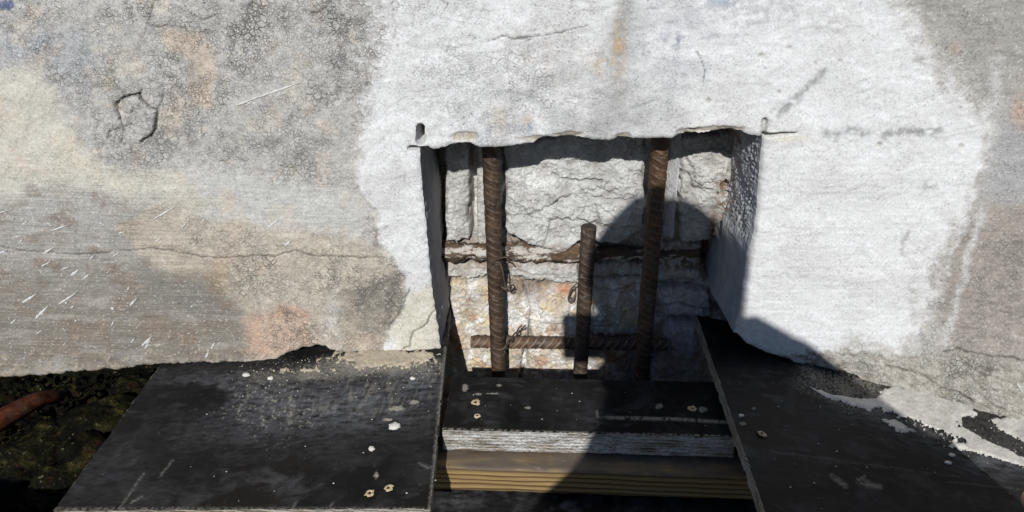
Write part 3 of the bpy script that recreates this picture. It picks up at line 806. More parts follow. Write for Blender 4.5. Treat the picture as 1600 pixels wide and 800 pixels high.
# rust wash around the void on the right
layc(gauss(CU, CV, 1112, 350, 12, 34) + gauss(CU, CV, 1105, 400, 22, 34), (84, 60, 42), .9)
hc -= .035 * sstep(1.1, .5, np.hypot((CU - 1112) / 15, (CV - 402) / 34) + .3 * fine_)
hc -= .030 * sstep(1.1, .4, np.hypot((CU - 1128) / 9, (CV - 279) / 6) + .4 * fine_); layc(gauss(CU, CV, 1128, 279, 8, 6), (110, 70, 45), .9)
hc -= .022 * sstep(1.1, .4, np.hypot((CU - 868) / 4, (CV - 306) / 3))
# saw kerfs from the breaking-out
g = sstep(6.0, 4.0, np.abs(CU - 739.5 - .02 * (CV - 300))) * sstep(378, 368, CV); hc -= .034 * g; layc(g, (196, 194, 190), .9)
kx = np.interp(CV, [205, 372], [1058, 1044]); g = sstep(8, 6, np.abs(CU - kx)) * sstep(376, 366, CV); hc = hc * (1 - g) + g * (.004 + .0013 * (CU - kx)); layc(g, (206, 206, 208), .9)
g = sstep(696, 690, CU - 0 * CV); hc -= .045 * g
# horizontal and slanting fracture lines
for pts, w, dep in (([(690, 440), (730, 432), (770, 430), (810, 434), (842, 444), (870, 439), (900, 441)], 2.2, .014), ([(786, 352), (815, 366), (840, 378), (880, 386), (910, 366)], 2.4, .016),
                    ([(866, 265), (890, 271), (915, 270), (940, 276)], 1.8, .012), ([(900, 332), (930, 340), (955, 345)], 1.8, .010), ([(925, 300), (955, 303), (985, 300)], 1.6, .009),
                    ([(930, 445), (960, 452), (1000, 440)], 2, .012), ([(1030, 470), (1060, 464), (1108, 478)], 1.8, .011), ([(1045, 489), (1070, 486), (1110, 500)], 2.4, .016),
                    ([(800, 418), (850, 424), (890, 430)], 1.6, .008), ([(1120, 290), (1135, 288)], 1.5, .01), ([(1075, 250), (1080, 275), (1075, 285)], 1.2, .008)):
    d = line_dist(ju, jv, pts); g = np.clip(1 - d / (w + 1.2), 0, 1); hc -= dep * .7 * g; layc(g, (120, 112, 104), .5)
# stepped ledges, raised plates
for poly, up_ in (([(800, 300), (880, 262), (890, 290), (830, 320)], .006), ([(930, 305), (1000, 305), (1000, 340), (935, 335)], .006), ([(860, 330), (930, 335), (915, 365), (850, 372)], -.007),
                  ([(1070, 230), (1140, 228), (1120, 290), (1075, 280)], .006), ([(840, 470), (890, 470), (885, 500), (845, 500)], .005), ([(1045, 505), (1085, 500), (1090, 540), (1050, 545)], .007)):
    hc += up_ * sstep(-2, 3, poly_sd(ju, jv, poly))
hc -= .0012 * 0
CYg = CY - hc
cv3 = np.stack([GX, CYg, GZ], -1).reshape(-1, 3)
fq = grid_faces(*GX.shape)
flab = lab[:-1, :-1].ravel()
tcf = np.clip(tc * 1.17, 0.01, .85).reshape(-1, 3)
def sub_mesh(name, sel):
    f = fq[sel]; ids, inv = np.unique(f.ravel(), return_inverse=True)
    m = mesh_np(name, cv3[ids], inv.reshape(-1, 4)); set_col(m, 'tone', tcf[ids]); return m
core = link('exposed_core', sub_mesh('exposed_core', flab < 0), M_CORE, wall)
core['label'] = 'rough broken concrete matrix at the back of the opening'
for i in range(len(STONES)):
    if (flab == i).sum() > 20:
        link('stone', sub_mesh('stone', flab == i), M_CORE, core)

# ================================================================== REINFORCING BARS
def frame_of(d):
    d = Vector(d).normalized(); up_ = Vector((0, -1, 0)) if abs(d.y) < .9 else Vector((0, 0, 1))
    a = d.cross(up_).normalized(); b_ = a.cross(d).normalized(); return a, b_

def rebar(name, p0, p1, r, pitch, seed, slant=0.5, rib=0.085, mat=None, spin=0.0):
    """p1 is the visible cut end"""
    p0, p1 = Vector(p0), Vector(p1); L = (p1 - p0).length; na = 44; nl = int(L / 0.0011) + 1
    th = np.linspace(0, 2 * math.pi, na, endpoint=False) + spin; s = np.linspace(0, L, nl)
    TH, SS = np.meshgrid(th, s)
    loc = np.abs(np.sin(TH))                       # crescent ribs fade out at the two long seams
    ph = (SS + slant * r * np.cos(TH) * np.sign(np.sin(TH)) + (np.sin(TH) > 0) * pitch * .5) / pitch
    w = np.abs(ph - np.round(ph)) * pitch
    ribm = np.exp(-(w / (.0013)) ** 2) * np.clip(loc * 1.8, 0, 1)
    seam = np.exp(-((np.abs(np.cos(TH)) - 1) / .012) ** 2)
    RR = r * (1 + rib * ribm + .11 * seam) + .0009 * fbm(TH * r * 1000, SS * 1000, 12, 4, seed) + .0004 * fbm(TH * r * 1000, SS * 1000, 3, 2, seed + 5)
    a, b_ = frame_of(p1 - p0); d = (p1 - p0).normalized()
    a, b_, d = np.array(a), np.array(b_), np.array(d)
    V = (SS[..., None] * d + RR[..., None] * (np.cos(TH)[..., None] * a + np.sin(TH)[..., None] * b_)).reshape(-1, 3)
    idx = np.arange(nl * na).reshape(nl, na); nx = np.roll(idx, -1, 1)
    F = np.stack([idx[:-1], nx[:-1], nx[1:], idx[1:]], -1).reshape(-1, 4)
    # cut end cap: two rings
    capv = []; capf = []
    bs = len(V)
    for k, sc in enumerate((.93, .5, 0.02)):
        rng_ = V[idx[-1]] * 1.0; cen = d * L
        capv.append(cen + (rng_ - cen) * sc + d * (.0006 if sc < .9 else .0003))
    V = np.concatenate([V] + capv)
    prev = idx[-1]
    for k in range(3):
        cur = np.arange(na) + bs + k * na
        capf.append(np.stack([prev, np.roll(prev, -1), np.roll(cur, -1), cur], -1)); prev = cur
    F = np.concatenate([F] + capf)
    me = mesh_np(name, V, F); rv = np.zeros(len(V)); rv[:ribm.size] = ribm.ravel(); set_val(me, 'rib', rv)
    o = link(name, me, mat or M_RUST); o.location = p0
    return o
RY = 0.062
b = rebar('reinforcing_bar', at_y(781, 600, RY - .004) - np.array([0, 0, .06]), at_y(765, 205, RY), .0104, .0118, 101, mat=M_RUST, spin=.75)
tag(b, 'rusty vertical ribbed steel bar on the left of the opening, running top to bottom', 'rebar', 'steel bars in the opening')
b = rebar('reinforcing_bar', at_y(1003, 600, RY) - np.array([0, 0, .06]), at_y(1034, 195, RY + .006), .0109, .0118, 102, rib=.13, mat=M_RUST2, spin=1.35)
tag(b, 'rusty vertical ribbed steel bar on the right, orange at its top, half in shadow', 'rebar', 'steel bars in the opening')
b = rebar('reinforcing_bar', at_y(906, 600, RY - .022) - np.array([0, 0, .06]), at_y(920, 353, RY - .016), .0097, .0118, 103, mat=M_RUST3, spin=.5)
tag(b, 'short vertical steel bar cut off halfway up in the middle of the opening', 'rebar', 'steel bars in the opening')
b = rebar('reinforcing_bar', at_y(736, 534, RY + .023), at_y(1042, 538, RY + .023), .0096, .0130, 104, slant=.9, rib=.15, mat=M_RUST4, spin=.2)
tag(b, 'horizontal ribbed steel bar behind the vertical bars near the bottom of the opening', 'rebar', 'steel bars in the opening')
# old embedded bar, flaking
p0 = at_y(688, 391, .122); p1 = at_y(1092, 396, .124); L = np.linalg.norm(p1 - p0); nl = 330; na = 40
TH, SS = np.meshgrid(np.linspace(0, 2 * math.pi, na, endpoint=False), np.linspace(0, L, nl))
RR = .0150 + .004 * fbm(SS * 1000, TH * 14, 50, 4, 111) + .0045 * facets(SS * 500, TH * 15, 9, 541) + .002 * facets(SS * 700, TH * 15, 4, 551)
RR = RR * (1 - .45 * sstep(.45, .9, SS / L)) * (1 - .25 * sstep(.1, .4, fbm(SS * 1000, SS * 0, 40, 2, 113)))
dv = (p1 - p0) / L; a_, b_ = [np.array(q) for q in frame_of(p1 - p0)]
V = (SS[..., None] * dv + RR[..., None] * (np.cos(TH)[..., None] * a_ + np.sin(TH)[..., None] * b_)).reshape(-1, 3)
idx = np.arange(nl * na).reshape(nl, na); nx = np.roll(idx, -1, 1)
o = link('corroded_bar', mesh_np('corroded_bar', V, np.stack([idx[:-1], nx[:-1], nx[1:], idx[1:]], -1).reshape(-1, 4)), M_CORRODE); o.location = p0
tag(o, 'flaking corroded old bar lying across the broken concrete behind the upright bars', 'old rebar')

def tube(name, pts, r, mat, na=8, parent=None, sub=6):
    P_ = np.array(pts, float); n = len(P_)
    out = []
    for i in range(n - 1):
        q0 = P_[max(i - 1, 0)]; q1 = P_[i]; q2 = P_[i + 1]; q3 = P_[min(i + 2, n - 1)]
        for t in np.linspace(0, 1, sub, endpoint=False):
            out.append(.5 * (2 * q1 + (q2 - q0) * t + (2 * q0 - 5 * q1 + 4 * q2 - q3) * t * t + (3 * q1 - q0 - 3 * q2 + q3) * t ** 3))
    out.append(P_[-1]); P_ = np.array(out); o0 = P_[0].copy(); P_ = P_ - o0
    V, F = [], []
    T = np.gradient(P_, axis=0); a = None
    for i, p in enumerate(P_):
        d = T[i] / (np.linalg.norm(T[i]) + 1e-9)
        if a is None: a = np.cross(d, [.3, -.9, .2])
        a = a - d * np.dot(a, d); a /= np.linalg.norm(a) + 1e-9; b_ = np.cross(d, a)
        rr = r if np.isscalar(r) else np.interp(i / (len(P_) - 1), np.linspace(0, 1, len(r)), r)
        for k in range(na):
            th = 2 * math.pi * k / na; V.append(p + rr * (math.cos(th) * a + math.sin(th) * b_))
    for i in range(len(P_) - 1):
        for k in range(na):
            F.append((i * na + k, i * na + (k + 1) % na, (i + 1) * na + (k + 1) % na, (i + 1) * na + k))
    F.append((0,) * 0) if False else None
    o = link(name, mesh_np(name, V, F), mat, parent); o.location = o0
    return o
def W(lst): return [at_y(x, y, d) for x, y, d in lst]
def merge_tubes(name, lists, r, mat):
    root = None
    objs = [tube('strand', l_, r, mat) for l_ in lists]
    root = objs[0]; root.name = name; root.data.name = name
    for o in objs[1:]:
        o.location = Vector(o.location) - Vector(root.location); o.parent = root; o.name = 'strand'
    return root
w1 = merge_tubes('tie_wire', [W([(764, 420, .060), (770, 412, .046), (780, 410, .045), (785, 422, .044), (788, 440, .046), (791, 450, .044), (796, 446, .046), (800, 450, .05)]),
                             W([(768, 408, .046), (778, 405, .045), (790, 402, .044), (796, 408, .046), (800, 412, .06)]),
                             W([(784, 448, .044), (790, 452, .042), (797, 447, .045), (794, 441, .050), (788, 444, .046), (792, 455, .046), (799, 453, .05)])], .0011, M_WIRE)
tag(w1, 'rusty tie wire twisted round the left upright bar at mid height', 'tie wire', 'tie wires on the bars')
tw = []
for ph in (0, math.pi):
    l_ = []
    for i in range(15):
        t = i / 14; x = 788 + (815 - 788) * t + 2.4 * math.cos(ph + t * 11); y = 545 - 34 * t + 2.0 * math.sin(ph + t * 11); l_.append((x, y, .052 - .012 * t + .0015 * math.sin(ph + t * 11)))
    tw.append(W(l_))
tw.append(W([(766, 548, .062), (775, 546, .046), (786, 545, .047), (792, 538, .052), (784, 550, .06)]))
w2 = merge_tubes('tie_wire', tw, .0012, M_WIRE)
tag(w2, 'twisted tie wire sticking out where the left upright crosses the horizontal bar', 'tie wire', 'tie wires on the bars')
w3 = merge_tubes('tie_wire', [W([(906, 440, .030), (900, 444, .026), (895, 450, .026), (889, 462, .026), (888, 468, .026), (893, 471, .026), (898, 466, .026), (900, 456, .027), (897, 447, .028), (891, 455, .028), (890, 463, .028), (896, 466, .028), (899, 460, .028)]),
                             W([(903, 436, .034), (909, 434, .024), (920, 436, .026), (926, 440, .04)])], .0011, M_WIRE)
tag(w3, 'looped end of tie wire hanging beside the short cut off bar', 'tie wire', 'tie wires on the bars')
w4 = merge_tubes('tie_wire', [W([(972, 572, .06), (980, 566, .05), (985, 574, .05), (977, 580, .05), (972, 572, .052), (990, 565, .046), (1004, 562, .046), (1016, 566, .05)]),
                             W([(992, 556, .05), (1003, 553, .044), (1016, 556, .05), (1020, 560, .065)])], .0011, M_WIRE)
tag(w4, 'tie wire loop at the foot of the right upright bar in the shadow', 'tie wire', 'tie wires on the bars')

# ================================================================== FORMWORK PANELS
THK = 0.018
def dust_glint_left(u, v):
    n3 = .6 * fbm(u + .5 * v, v - .4 * u, 4, 3, 121) + .5 * fbm(u + .9 * v, v - .7 * u, 9, 2, 124, lamy=4.5); n2 = fbm(u, v, 26, 4, 122); n1 = fbm(u, v, 70, 3, 123)
    d = np.zeros(u.shape); s = np.zeros(u.shape)
    # sandy spill fading out below the wall
    core_ = gauss(u, v, 590, 570, 110, 18) + .55 * gauss(u, v, 440, 588, 100, 12)
    d = np.maximum(d, .75 * sstep(.1, .9, core_ * 1.0 + .35 * n3 + .25 * n2 - .05))
    st = fbm(u + .45 * v, v * .5 - u * .9, 5, 3, 125, lamy=16)
    d = np.maximum(d, sstep(.42, .70, n3 + .5 * st + .3 * n2 + .40 * gauss(u, v, 430, 640, 75, 40) - .10) * gauss(u, v, 430, 640, 110, 50) * .85)
    d = np.maximum(d, sstep(-.1, .9, st + .6 * n2 + .2 * n3) * gauss(u, v, 575, 618, 110, 34) * .55)
    d = np.maximum(d, sstep(.0, .9, st + .6 * n2) * gauss(u, v, 660, 595, 40, 26) * .5)
    d = np.maximum(d, sstep(.86, .98, n3 + .15 * n2) * .6)
    for cx, cy, rx, ry in ((588, 742, 3, 5), (620, 638, 12, 4), (648, 628, 7, 3), (606, 656, 8, 2)):
        d = np.maximum(d, sstep(1.2, .8, np.hypot((u - cx) / rx, (v - cy) / ry) + .5 * n3))
    for a, b_, w in (((460, 630), (452, 662), 3.5), ((560, 660 - 20), (588, 600), 3), ((372, 640), (420, 585), 2), ((250, 745), (270, 720), 1.6), ((190, 790), (225, 740), 1.4), ((510, 800), (520, 785), 2), ((455, 800), (463, 783), 2), ((205, 785), (222, 776), 2), ((655, 724), (670, 731), 1.6)):
        sd_, t = seg_dist(u + 2 * n3, v, a, b_); d = np.maximum(d, sstep(w + 1.5, w * .2, sd_) * .38 * sstep(-.5, .2, n3))
    s = 1.0 * gauss(u, v, 560, 635, 120, 42) + .7 * gauss(u, v, 420, 640, 90, 50) + .9 * gauss(u, v, 655, 590, 50, 26) + .6 * gauss(u, v, 330, 600, 100, 22) + .3 * gauss(u, v, 160, 740, 90, 50) + .15 * sstep(-.1, .5, n1) + .22 * gauss(u, v, 290, 690, 40, 20)
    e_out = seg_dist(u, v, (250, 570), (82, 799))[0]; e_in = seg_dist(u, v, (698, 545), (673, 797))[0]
    d = np.maximum(d, sstep(2.0, .5, e_out) * sstep(-.2, .3, n3) * sstep(-.1, .4, n2) * .5); d = np.maximum(d, sstep(6, 1.5, e_in + 4 * n3) * .5)  # outer line paints in the panel edge's glint, inner one is chipped edge
    d = np.maximum(d, sstep(6, 1, np.abs(v - 796)) * sstep(-.1, .3, n3 + .1) * .5)
    stain = sstep(1.15, .75, np.hypot((u - 290) / 68, (v - 622) / 24) + .35 * n2)     # fresh damp patch without dust
    s *= 1 - .9 * stain; d *= 1 - .8 * stain
    return d, s, stain

def film_grid(corners, z_of, dust_fn, name, step=.0016, sink=None):
    """corners: back-left, back-right, front-right, front-left in x, y"""
    c = [np.array(q[:2], float) for q in corners]
    nu = max(2, int(max(np.linalg.norm(c[1] - c[0]), np.linalg.norm(c[2] - c[3])) / step)); nv = max(2, int(max(np.linalg.norm(c[3] - c[0]), np.linalg.norm(c[2] - c[1])) / step))
    a, b_ = np.meshgrid(np.linspace(0, 1, nu), np.linspace(0, 1, nv)); a = a[..., None]; b_ = b_[..., None]
    XY = (c[0] * (1 - a) + c[1] * a) * (1 - b_) + (c[3] * (1 - a) + c[2] * a) * b_
    cen_ = XY.mean((0, 1))
    for sl_ in ((0, slice(None)), (-1, slice(None)), (slice(None), 0), (slice(None), -1)):
        e_ = XY[sl_]; q_ = np.arange(len(e_)) * 1.6
        c_ = .0005 + .0007 * fbm(q_, q_ * 0 + len(e_), 14, 3, 133) + .0022 * sstep(.32, .6, fbm(q_, q_ * 0 + 3.3 * len(e_), 22, 3, 134))
        dd_ = cen_ - e_; XY[sl_] = e_ + dd_ / np.linalg.norm(dd_, axis=1)[:, None] * np.clip(c_, 0, .0024)[:, None]
    Xp, Yp = XY[..., 0], XY[..., 1]; Zp = z_of(Xp, Yp)
    u, v = sheet(Xp, Yp, Zp)
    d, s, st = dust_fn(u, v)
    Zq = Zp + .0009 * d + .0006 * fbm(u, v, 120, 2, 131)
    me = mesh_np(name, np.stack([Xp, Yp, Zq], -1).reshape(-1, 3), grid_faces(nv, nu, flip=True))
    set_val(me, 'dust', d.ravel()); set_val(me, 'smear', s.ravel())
    ring = np.concatenate([np.stack([Xp, Yp, Zp], -1)[0], np.stack([Xp, Yp, Zp], -1)[1:, -1], np.stack([Xp, Yp, Zp], -1)[-1, -2::-1], np.stack([Xp, Yp, Zp], -1)[-2:0:-1, 0]])
    return me, ring

def edge_mesh(name, ring, thk, seed=0):
    n = len(ring); rows = 8
    P_ = ring[:, None, :] - np.array([0, 0, 1]) * (np.linspace(0.0003, thk, rows)[None, :, None])
    cen = ring.mean(0)
    dirs = ring - cen; dirs[:, 2] = 0; dirs /= np.linalg.norm(dirs, axis=1)[:, None] + 1e-9
    i, k = np.meshgrid(np.arange(n), np.arange(rows), indexing='ij')
    j = .0007 * fbm(i * 1.6, k * 2.4, 5, 3, seed) + .0005 * fbm(i * 1.6, k * 2.4, 30, 2, seed + 1)
    P_ = P_ + dirs[:, None, :] * (j[..., None] - .0004)
    idx = np.arange(n * rows).reshape(n, rows); nx = np.roll(idx, -1, 0)
    F = np.stack([idx[:, :-1], idx[:, 1:], nx[:, 1:], nx[:, :-1]], -1).reshape(-1, 4)
    # underside
    V = P_.reshape(-1, 3); q = len(V)
    bot = P_[:, -1]; V = np.concatenate([V, bot, np.repeat(bot.mean(0)[None], n, 0)])
    r0 = np.arange(n) + q; r1 = r0 + n
    F = np.concatenate([F, np.stack([r0, np.roll(r0, -1), np.roll(r1, -1), r1], -1)])
    return mesh_np(name, V, F)

def torn_hole(root, x, y, z_of, r, seed, hole=True):
    rn = random.Random(seed); vs = []; fs = []; n = 14
    for ring_, (rr, hh) in enumerate(((1.0, 0.0002), (.75, .0016), (.42, .0012), (.2, -.0004))):
        for k in range(n):
            th = 2 * math.pi * k / n; q = r * rr * (rn.uniform(.65, 1.3) if ring_ < 2 else rn.uniform(.85, 1.1))
            px_, py_ = x + q * math.cos(th), y + q * math.sin(th)
            vs.append((px_, py_, float(z_of(np.array(px_), np.array(py_))) + .0012 + hh * rn.uniform(.6, 1.3)))
    for a in range(3):
        for k in range(n): fs.append((a * n + k, a * n + (k + 1) % n, (a + 1) * n + (k + 1) % n, (a + 1) * n + k))
    h = link('screw_hole', mesh_np('screw_hole', vs, fs), M_TORN); child_at(h, root)
    if hole:
        vs = []
        for k in range(10):
            th = 2 * math.pi * k / 10; vs.append((x + r * .3 * math.cos(th), y + r * .3 * math.sin(th), float(z_of(np.array(x), np.array(y))) + .0023))
        m2 = bpy.data.meshes.new('hole'); m2.from_pydata(vs, [], [tuple(range(10))])
        hh_ = link('hole', m2, M_HOLE); hh_.parent = h
    return h

def panel(name, corners, z_of, dust_fn, label, thk=THK, edge_mat=None, seed=0, holes=(), group='black film faced formwork panels'):
    root = empty(name, (*np.mean([c[:2] for c in corners], 0), float(z_of(*[np.array(q) for q in np.mean([c[:2] for c in corners], 0)]))))
    me, ring = film_grid(corners, z_of, dust_fn, 'film_face')
    child_at(link('film_face', me, M_FILM), root)
    child_at(link('plywood_edge', edge_mesh('plywood_edge', ring, thk, seed), edge_mat or M_EDGE), root)
    for hx, hy, r in holes:
        torn_hole(root, hx, hy, z_of, r, int(hx * 1e4) + seed)
    tag(root, label, 'plywood panel', group)
    return root
def hole_px(lst, z_of):
    out = []
    for x, y, r in lst:
        p = at_z(x, y, 0.0)
        for _ in range(6): p = at_z(x, y, float(z_of(np.array(p[0]), np.array(p[1]))))
        out.append((p[0], p[1], r))
    return out
def onto(x, y, z_of):
    p = at_z(x, y, 0.0)
    for _ in range(8): p = at_z(x, y, float(z_of(np.array(p[0]), np.array(p[1]))))
    return p

# left panel: dips a little towards the left
SL = 0.048 / 0.43
zl = lambda x, y: -0.001 + (np.minimum(x, -0.134) + .134) * SL + 0 * y
cL = [onto(250, 570, zl), onto(698, 545, zl), onto(673, 797, zl), onto(82, 799, zl)]
d_in = (cL[1] - cL[2])[:2] / np.linalg.norm((cL[1] - cL[2])[:2]); d_out = (cL[0] - cL[3])[:2] / np.linalg.norm((cL[0] - cL[3])[:2])
lc = [cL[0][:2] + d_out * .13, cL[1][:2] + d_in * .11, cL[2][:2], cL[3][:2] - 0 * d_out]
panel('formwork_sheet', lc, zl, dust_glint_left, 'dusty black plywood panel left of the opening, under the wall edge', seed=3,
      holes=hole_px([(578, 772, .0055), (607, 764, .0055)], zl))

# right panel: dips towards the right
def dust_right(u, v):
    n3 = fbm(u, v, 7, 3, 141); n2 = fbm(u, v, 26, 4, 142); n1 = fbm(u, v, 70, 3, 143)
    d = sstep(.90, 1.0, n3 + .15 * n2) * .5
    for cx, cy, rx, ry in ((1157, 650, 3, 3), (1178, 638, 2.5, 2), (1160, 662, 5, 3)):
        d = np.maximum(d, sstep(1.2, .8, np.hypot((u - cx) / rx, (v - cy) / ry) + .3 * n3) * .8)
    line = np.interp(u, [1150, 1240, 1330, 1440, 1600, 1800], [560, 590, 625, 670, 720, 780])
    nf = fbm(u, v, 3.6, 2, 144)
    d = np.maximum(d, sstep(-.7, .7, nf + .6 * n2 + .1) * .7 * sstep(26, -6, v - line + 6 * n2) * sstep(1225, 1265, u + 8 * n2) * (.25 + .75 * sstep(1400, 1350, u)))
    for a, b_, w in (((1300, 745), (1322, 760), 5), ((1342, 752), (1374, 762), 6), ((1350, 745), (1345, 755), 4), ((1480, 752), (1600, 766), 1.0), ((1200, 705), (1500, 745), .8)):
        sd_, t = seg_dist(u + 3 * n3, v + 2 * n2, a, b_); d = np.maximum(d, sstep(w + 1.5, w * .2, sd_) * (.5 if w > 2 else .12) * sstep(-.6, .3, n3 + .2))
    s = .14 * sstep(-.2, .5, n1) + .5 * np.exp(-((v - line - 12) / 26) ** 2) * sstep(1230, 1330, u) + .5 * gauss(u, v, 1540, 725, 50, 16)
    return d, s, 0 * d
SR = -0.215
zr = lambda x, y: (x - .32) * SR + 0 * y
rb0 = onto(1103, 535, zr); rb1 = onto(1196, 803, zr)
d_in = (rb0 - rb1)[:2] / np.linalg.norm((rb0 - rb1)[:2])
rc = [rb0[:2] + d_in * .07, rb0[:2] + d_in * .07 + np.array([.72, 0.02]), rb1[:2] - d_in * .02 + np.array([.74, 0]), rb1[:2] - d_in * .02]
panel('formwork_sheet', rc, zr, dust_right, 'black plywood panel right of the opening, mostly in shadow, with spilt mortar along the wall', seed=5,
      holes=hole_px([(1190, 679, .0055)], zr), edge_mat=mat_ply('grey_plywood_edge', 0.5), thk=.022)

# block in the gap: thick piece of panel on a timber
def dust_block(u, v):
    n3 = fbm(u, v, 7, 3, 151); n2 = fbm(u, v, 26, 4, 152)
    d = sstep(.85, 1.0, n3 + .2 * n2) * .5
    d = np.maximum(d, sstep(4, 0, np.abs(v - np.interp(u, [690, 1153], [671, 683]))) * sstep(-.3, .2, n3) * .9)
    lv = np.interp(u, [930, 1060, 1150], [652, 655, 661])
    d = np.maximum(d, sstep(4, 1, np.abs(v - lv)) * sstep(930, 960, u) * sstep(-.25, .15, n3 + .2) * .9)
    d = np.maximum(d, sstep(3, .5, np.abs(u - 933 - .06 * (v - 640))) * sstep(635, 645, v) * sstep(-.2, .2, n3) * .4)
    for cx, cy, rx, ry in ((727, 606, 5, 5), (780, 602, 4, 2), (1098, 640, 6, 4), (1030, 635, 5, 4), (747, 616, 5, 1.6), (770, 615, 9, 1), (825, 637, 5, 2)):
        d = np.maximum(d, sstep(1.2, .8, np.hypot((u - cx) / rx, (v - cy) / ry) + .5 * n3) * .8)
    s = .12 * sstep(-.1, .5, n2) + .3 * gauss(u, v, 930, 655, 30, 20) + .15 * gauss(u, v, 880, 625, 50, 25)
    return d, s, 0 * d
ZB = -0.012
zbk = lambda x, y: ZB + 0 * x
cb = [at_z(705, 588, ZB), at_z(1121, 597, ZB), at_z(1153, 684, ZB), at_z(690, 672, ZB)]
panel('plywood_block', cb, zbk, dust_block, 'thick strip of black plywood closing the gap below the opening, white smeared edge', thk=.034, edge_mat=M_EDGE_W, seed=9,
      holes=hole_px([(743, 630, .0062), (746, 651, .0045), (1082, 640, .0055)], zbk))
for o in COL.objects:
    if o.get('label', '').startswith('thick strip'): o['category'] = 'plywood strip'

def board(name, x0, x1, y0, y1, z0, z1, mat, seed=0, round_=.004, nx_=160):
    """sawn timber with eased arrises, lying along x"""
    prof = []
    for (cy, cz, a0) in ((y0 + round_, z1 - round_, 180), (y1 - round_, z1 - round_, 90), (y1 - round_, z0 + round_, 0), (y0 + round_, z0 + round_, -90)):
        for k in range(5):
            a = math.radians(a0 - k * 22.5); prof.append((cy + round_ * math.cos(a), cz + round_ * math.sin(a)))
    # subdivide long sides
    pr = []
    for i in range(len(prof)):
        p, q = np.array(prof[i]), np.array(prof[(i + 1) % len(prof)])
        m = max(1, int(np.linalg.norm(q - p) / .004))
        for k in range(m): pr.append(p + (q - p) * k / m)
    pr = np.array(pr); n = len(pr); xs_ = np.linspace(x0, x1, nx_)
    V = np.zeros((nx_, n, 3)); V[..., 0] = xs_[:, None]; V[..., 1] = pr[None, :, 0]; V[..., 2] = pr[None, :, 1]
    ii, kk = np.meshgrid(xs_ * 1000, np.arange(n) * 4.0, indexing='ij')
    j = .0007 * fbm(ii, kk, 40, 3, seed, lamy=9) + .0005 * fbm(ii, kk, 160, 2, seed + 2, lamy=12)
    V[..., 1] += j; V[..., 2] += j * .8
    soil = sstep(-.006, .0005, V[..., 2] - z1 + .0025 * fbm(ii, kk, 26, 2, seed + 3))
    idx = np.arange(nx_ * n).reshape(nx_, n); nxt = np.roll(idx, -1, 1)
    F = np.stack([idx[:-1], nxt[:-1], nxt[1:], idx[1:]], -1).reshape(-1, 4)
    V = V.reshape(-1, 3); q = len(V); V = np.concatenate([V, np.repeat(V[idx[0]].mean(0)[None], n, 0), np.repeat(V[idx[-1]].mean(0)[None], n, 0)])
    soil = np.concatenate([soil.ravel(), np.zeros(2 * n)])
    c0 = np.arange(n) + q; c1 = c0 + n
    F = np.concatenate([F, np.stack([np.roll(idx[0], -1), idx[0], c0, np.roll(c0, -1)], -1), np.stack([idx[-1], np.roll(idx[-1], -1), np.roll(c1, -1), c1], -1)])
    me = mesh_np(name, V - np.array([(x0 + x1) / 2, (y0 + y1) / 2, z0]), F); set_val(me, 'soil', soil)
    o = link(name, me, mat); o.location = ((x0 + x1) / 2, (y0 + y1) / 2, z0); return o
zl1 = at_y(695, 704, cb[3][1])[2] - .001
yf = at_z(690, 730, zl1)[1]; zl0 = at_y(685, 766, yf)[2]
o = board('timber', -0.16, 0.30, yf, yf + .138, zl0, zl1, M_LUMBER, 12)
tag(o, 'brown pine timber with dark grain lying under the plywood strip', 'timber')
o = board('timber', -0.15, 0.29, yf + .145, yf + .183, -.24, zl1 - .002, M_LUMBER, 15)
tag(o, 'upright timber behind the plywood strip at the foot of the steel bars', 'timber')

def dust_low(u, v):
    n3 = fbm(u, v, 7, 3, 161); n2 = fbm(u, v, 26, 4, 162)
    d = sstep(.85, 1.0, n3 + .2 * n2) * .5
    s = .35 * sstep(-.2, .4, n2) + .5 * gauss(u, v, 720, 785, 50, 20) * 1.0 + .6 * gauss(u, v, 880, 790, 30, 20) * sstep(-.1, .3, n2)
    return d, s, 0 * d
zlow = lambda x, y: zl0 - .004 + 0 * x
panel('formwork_sheet', [(-.20, -.10), (.34, -.10), (.34, -.40), (-.20, -.40)], zlow, dust_low, 'lower black plywood panel below the timber at the bottom edge', seed=21)

# ================================================================== SPILT MORTAR
def spill(name, xr_, yr_, z_of, mask_fn, label, tone, thick, seed, Yoff=0):
    xg = np.arange(*xr_, .0016); yg = np.arange(*yr_, .0016); Xp, Yp = np.meshgrid(xg, yg); Zp = z_of(Xp, Yp)
    u, v = sheet(Xp, Yp, Zp); m = mask_fn(u, v)
    hgt = thick * sstep(0, .30, m) * (1 + .35 * fbm(u, v, 22, 3, seed)) + .0005 * fbm(u, v, 5, 2, seed + 1) + .0011
    fk = (m[:-1, :-1] > 0) & (m[1:, 1:] > 0)
    V = np.stack([Xp, Yp, Zp + np.where(m > 0.05, hgt, .0004)], -1).reshape(-1, 3); F = grid_faces(*Xp.shape, fk)
    ids, inv = np.unique(F.ravel(), return_inverse=True)
    me = mesh_np(name, V[ids], inv.reshape(-1, 4))
    t = np.empty((len(ids), 3)); t[:] = S(*tone); t *= (1 + .22 * fbm(u, v, 26, 4, seed + 2) + .10 * fbm(u, v, 5, 2, seed + 3)).reshape(-1)[ids][:, None]
    set_col(me, 'tone', t)
    o = link(name, me, M_MORTAR); tag(o, label, 'spilt mortar'); return o
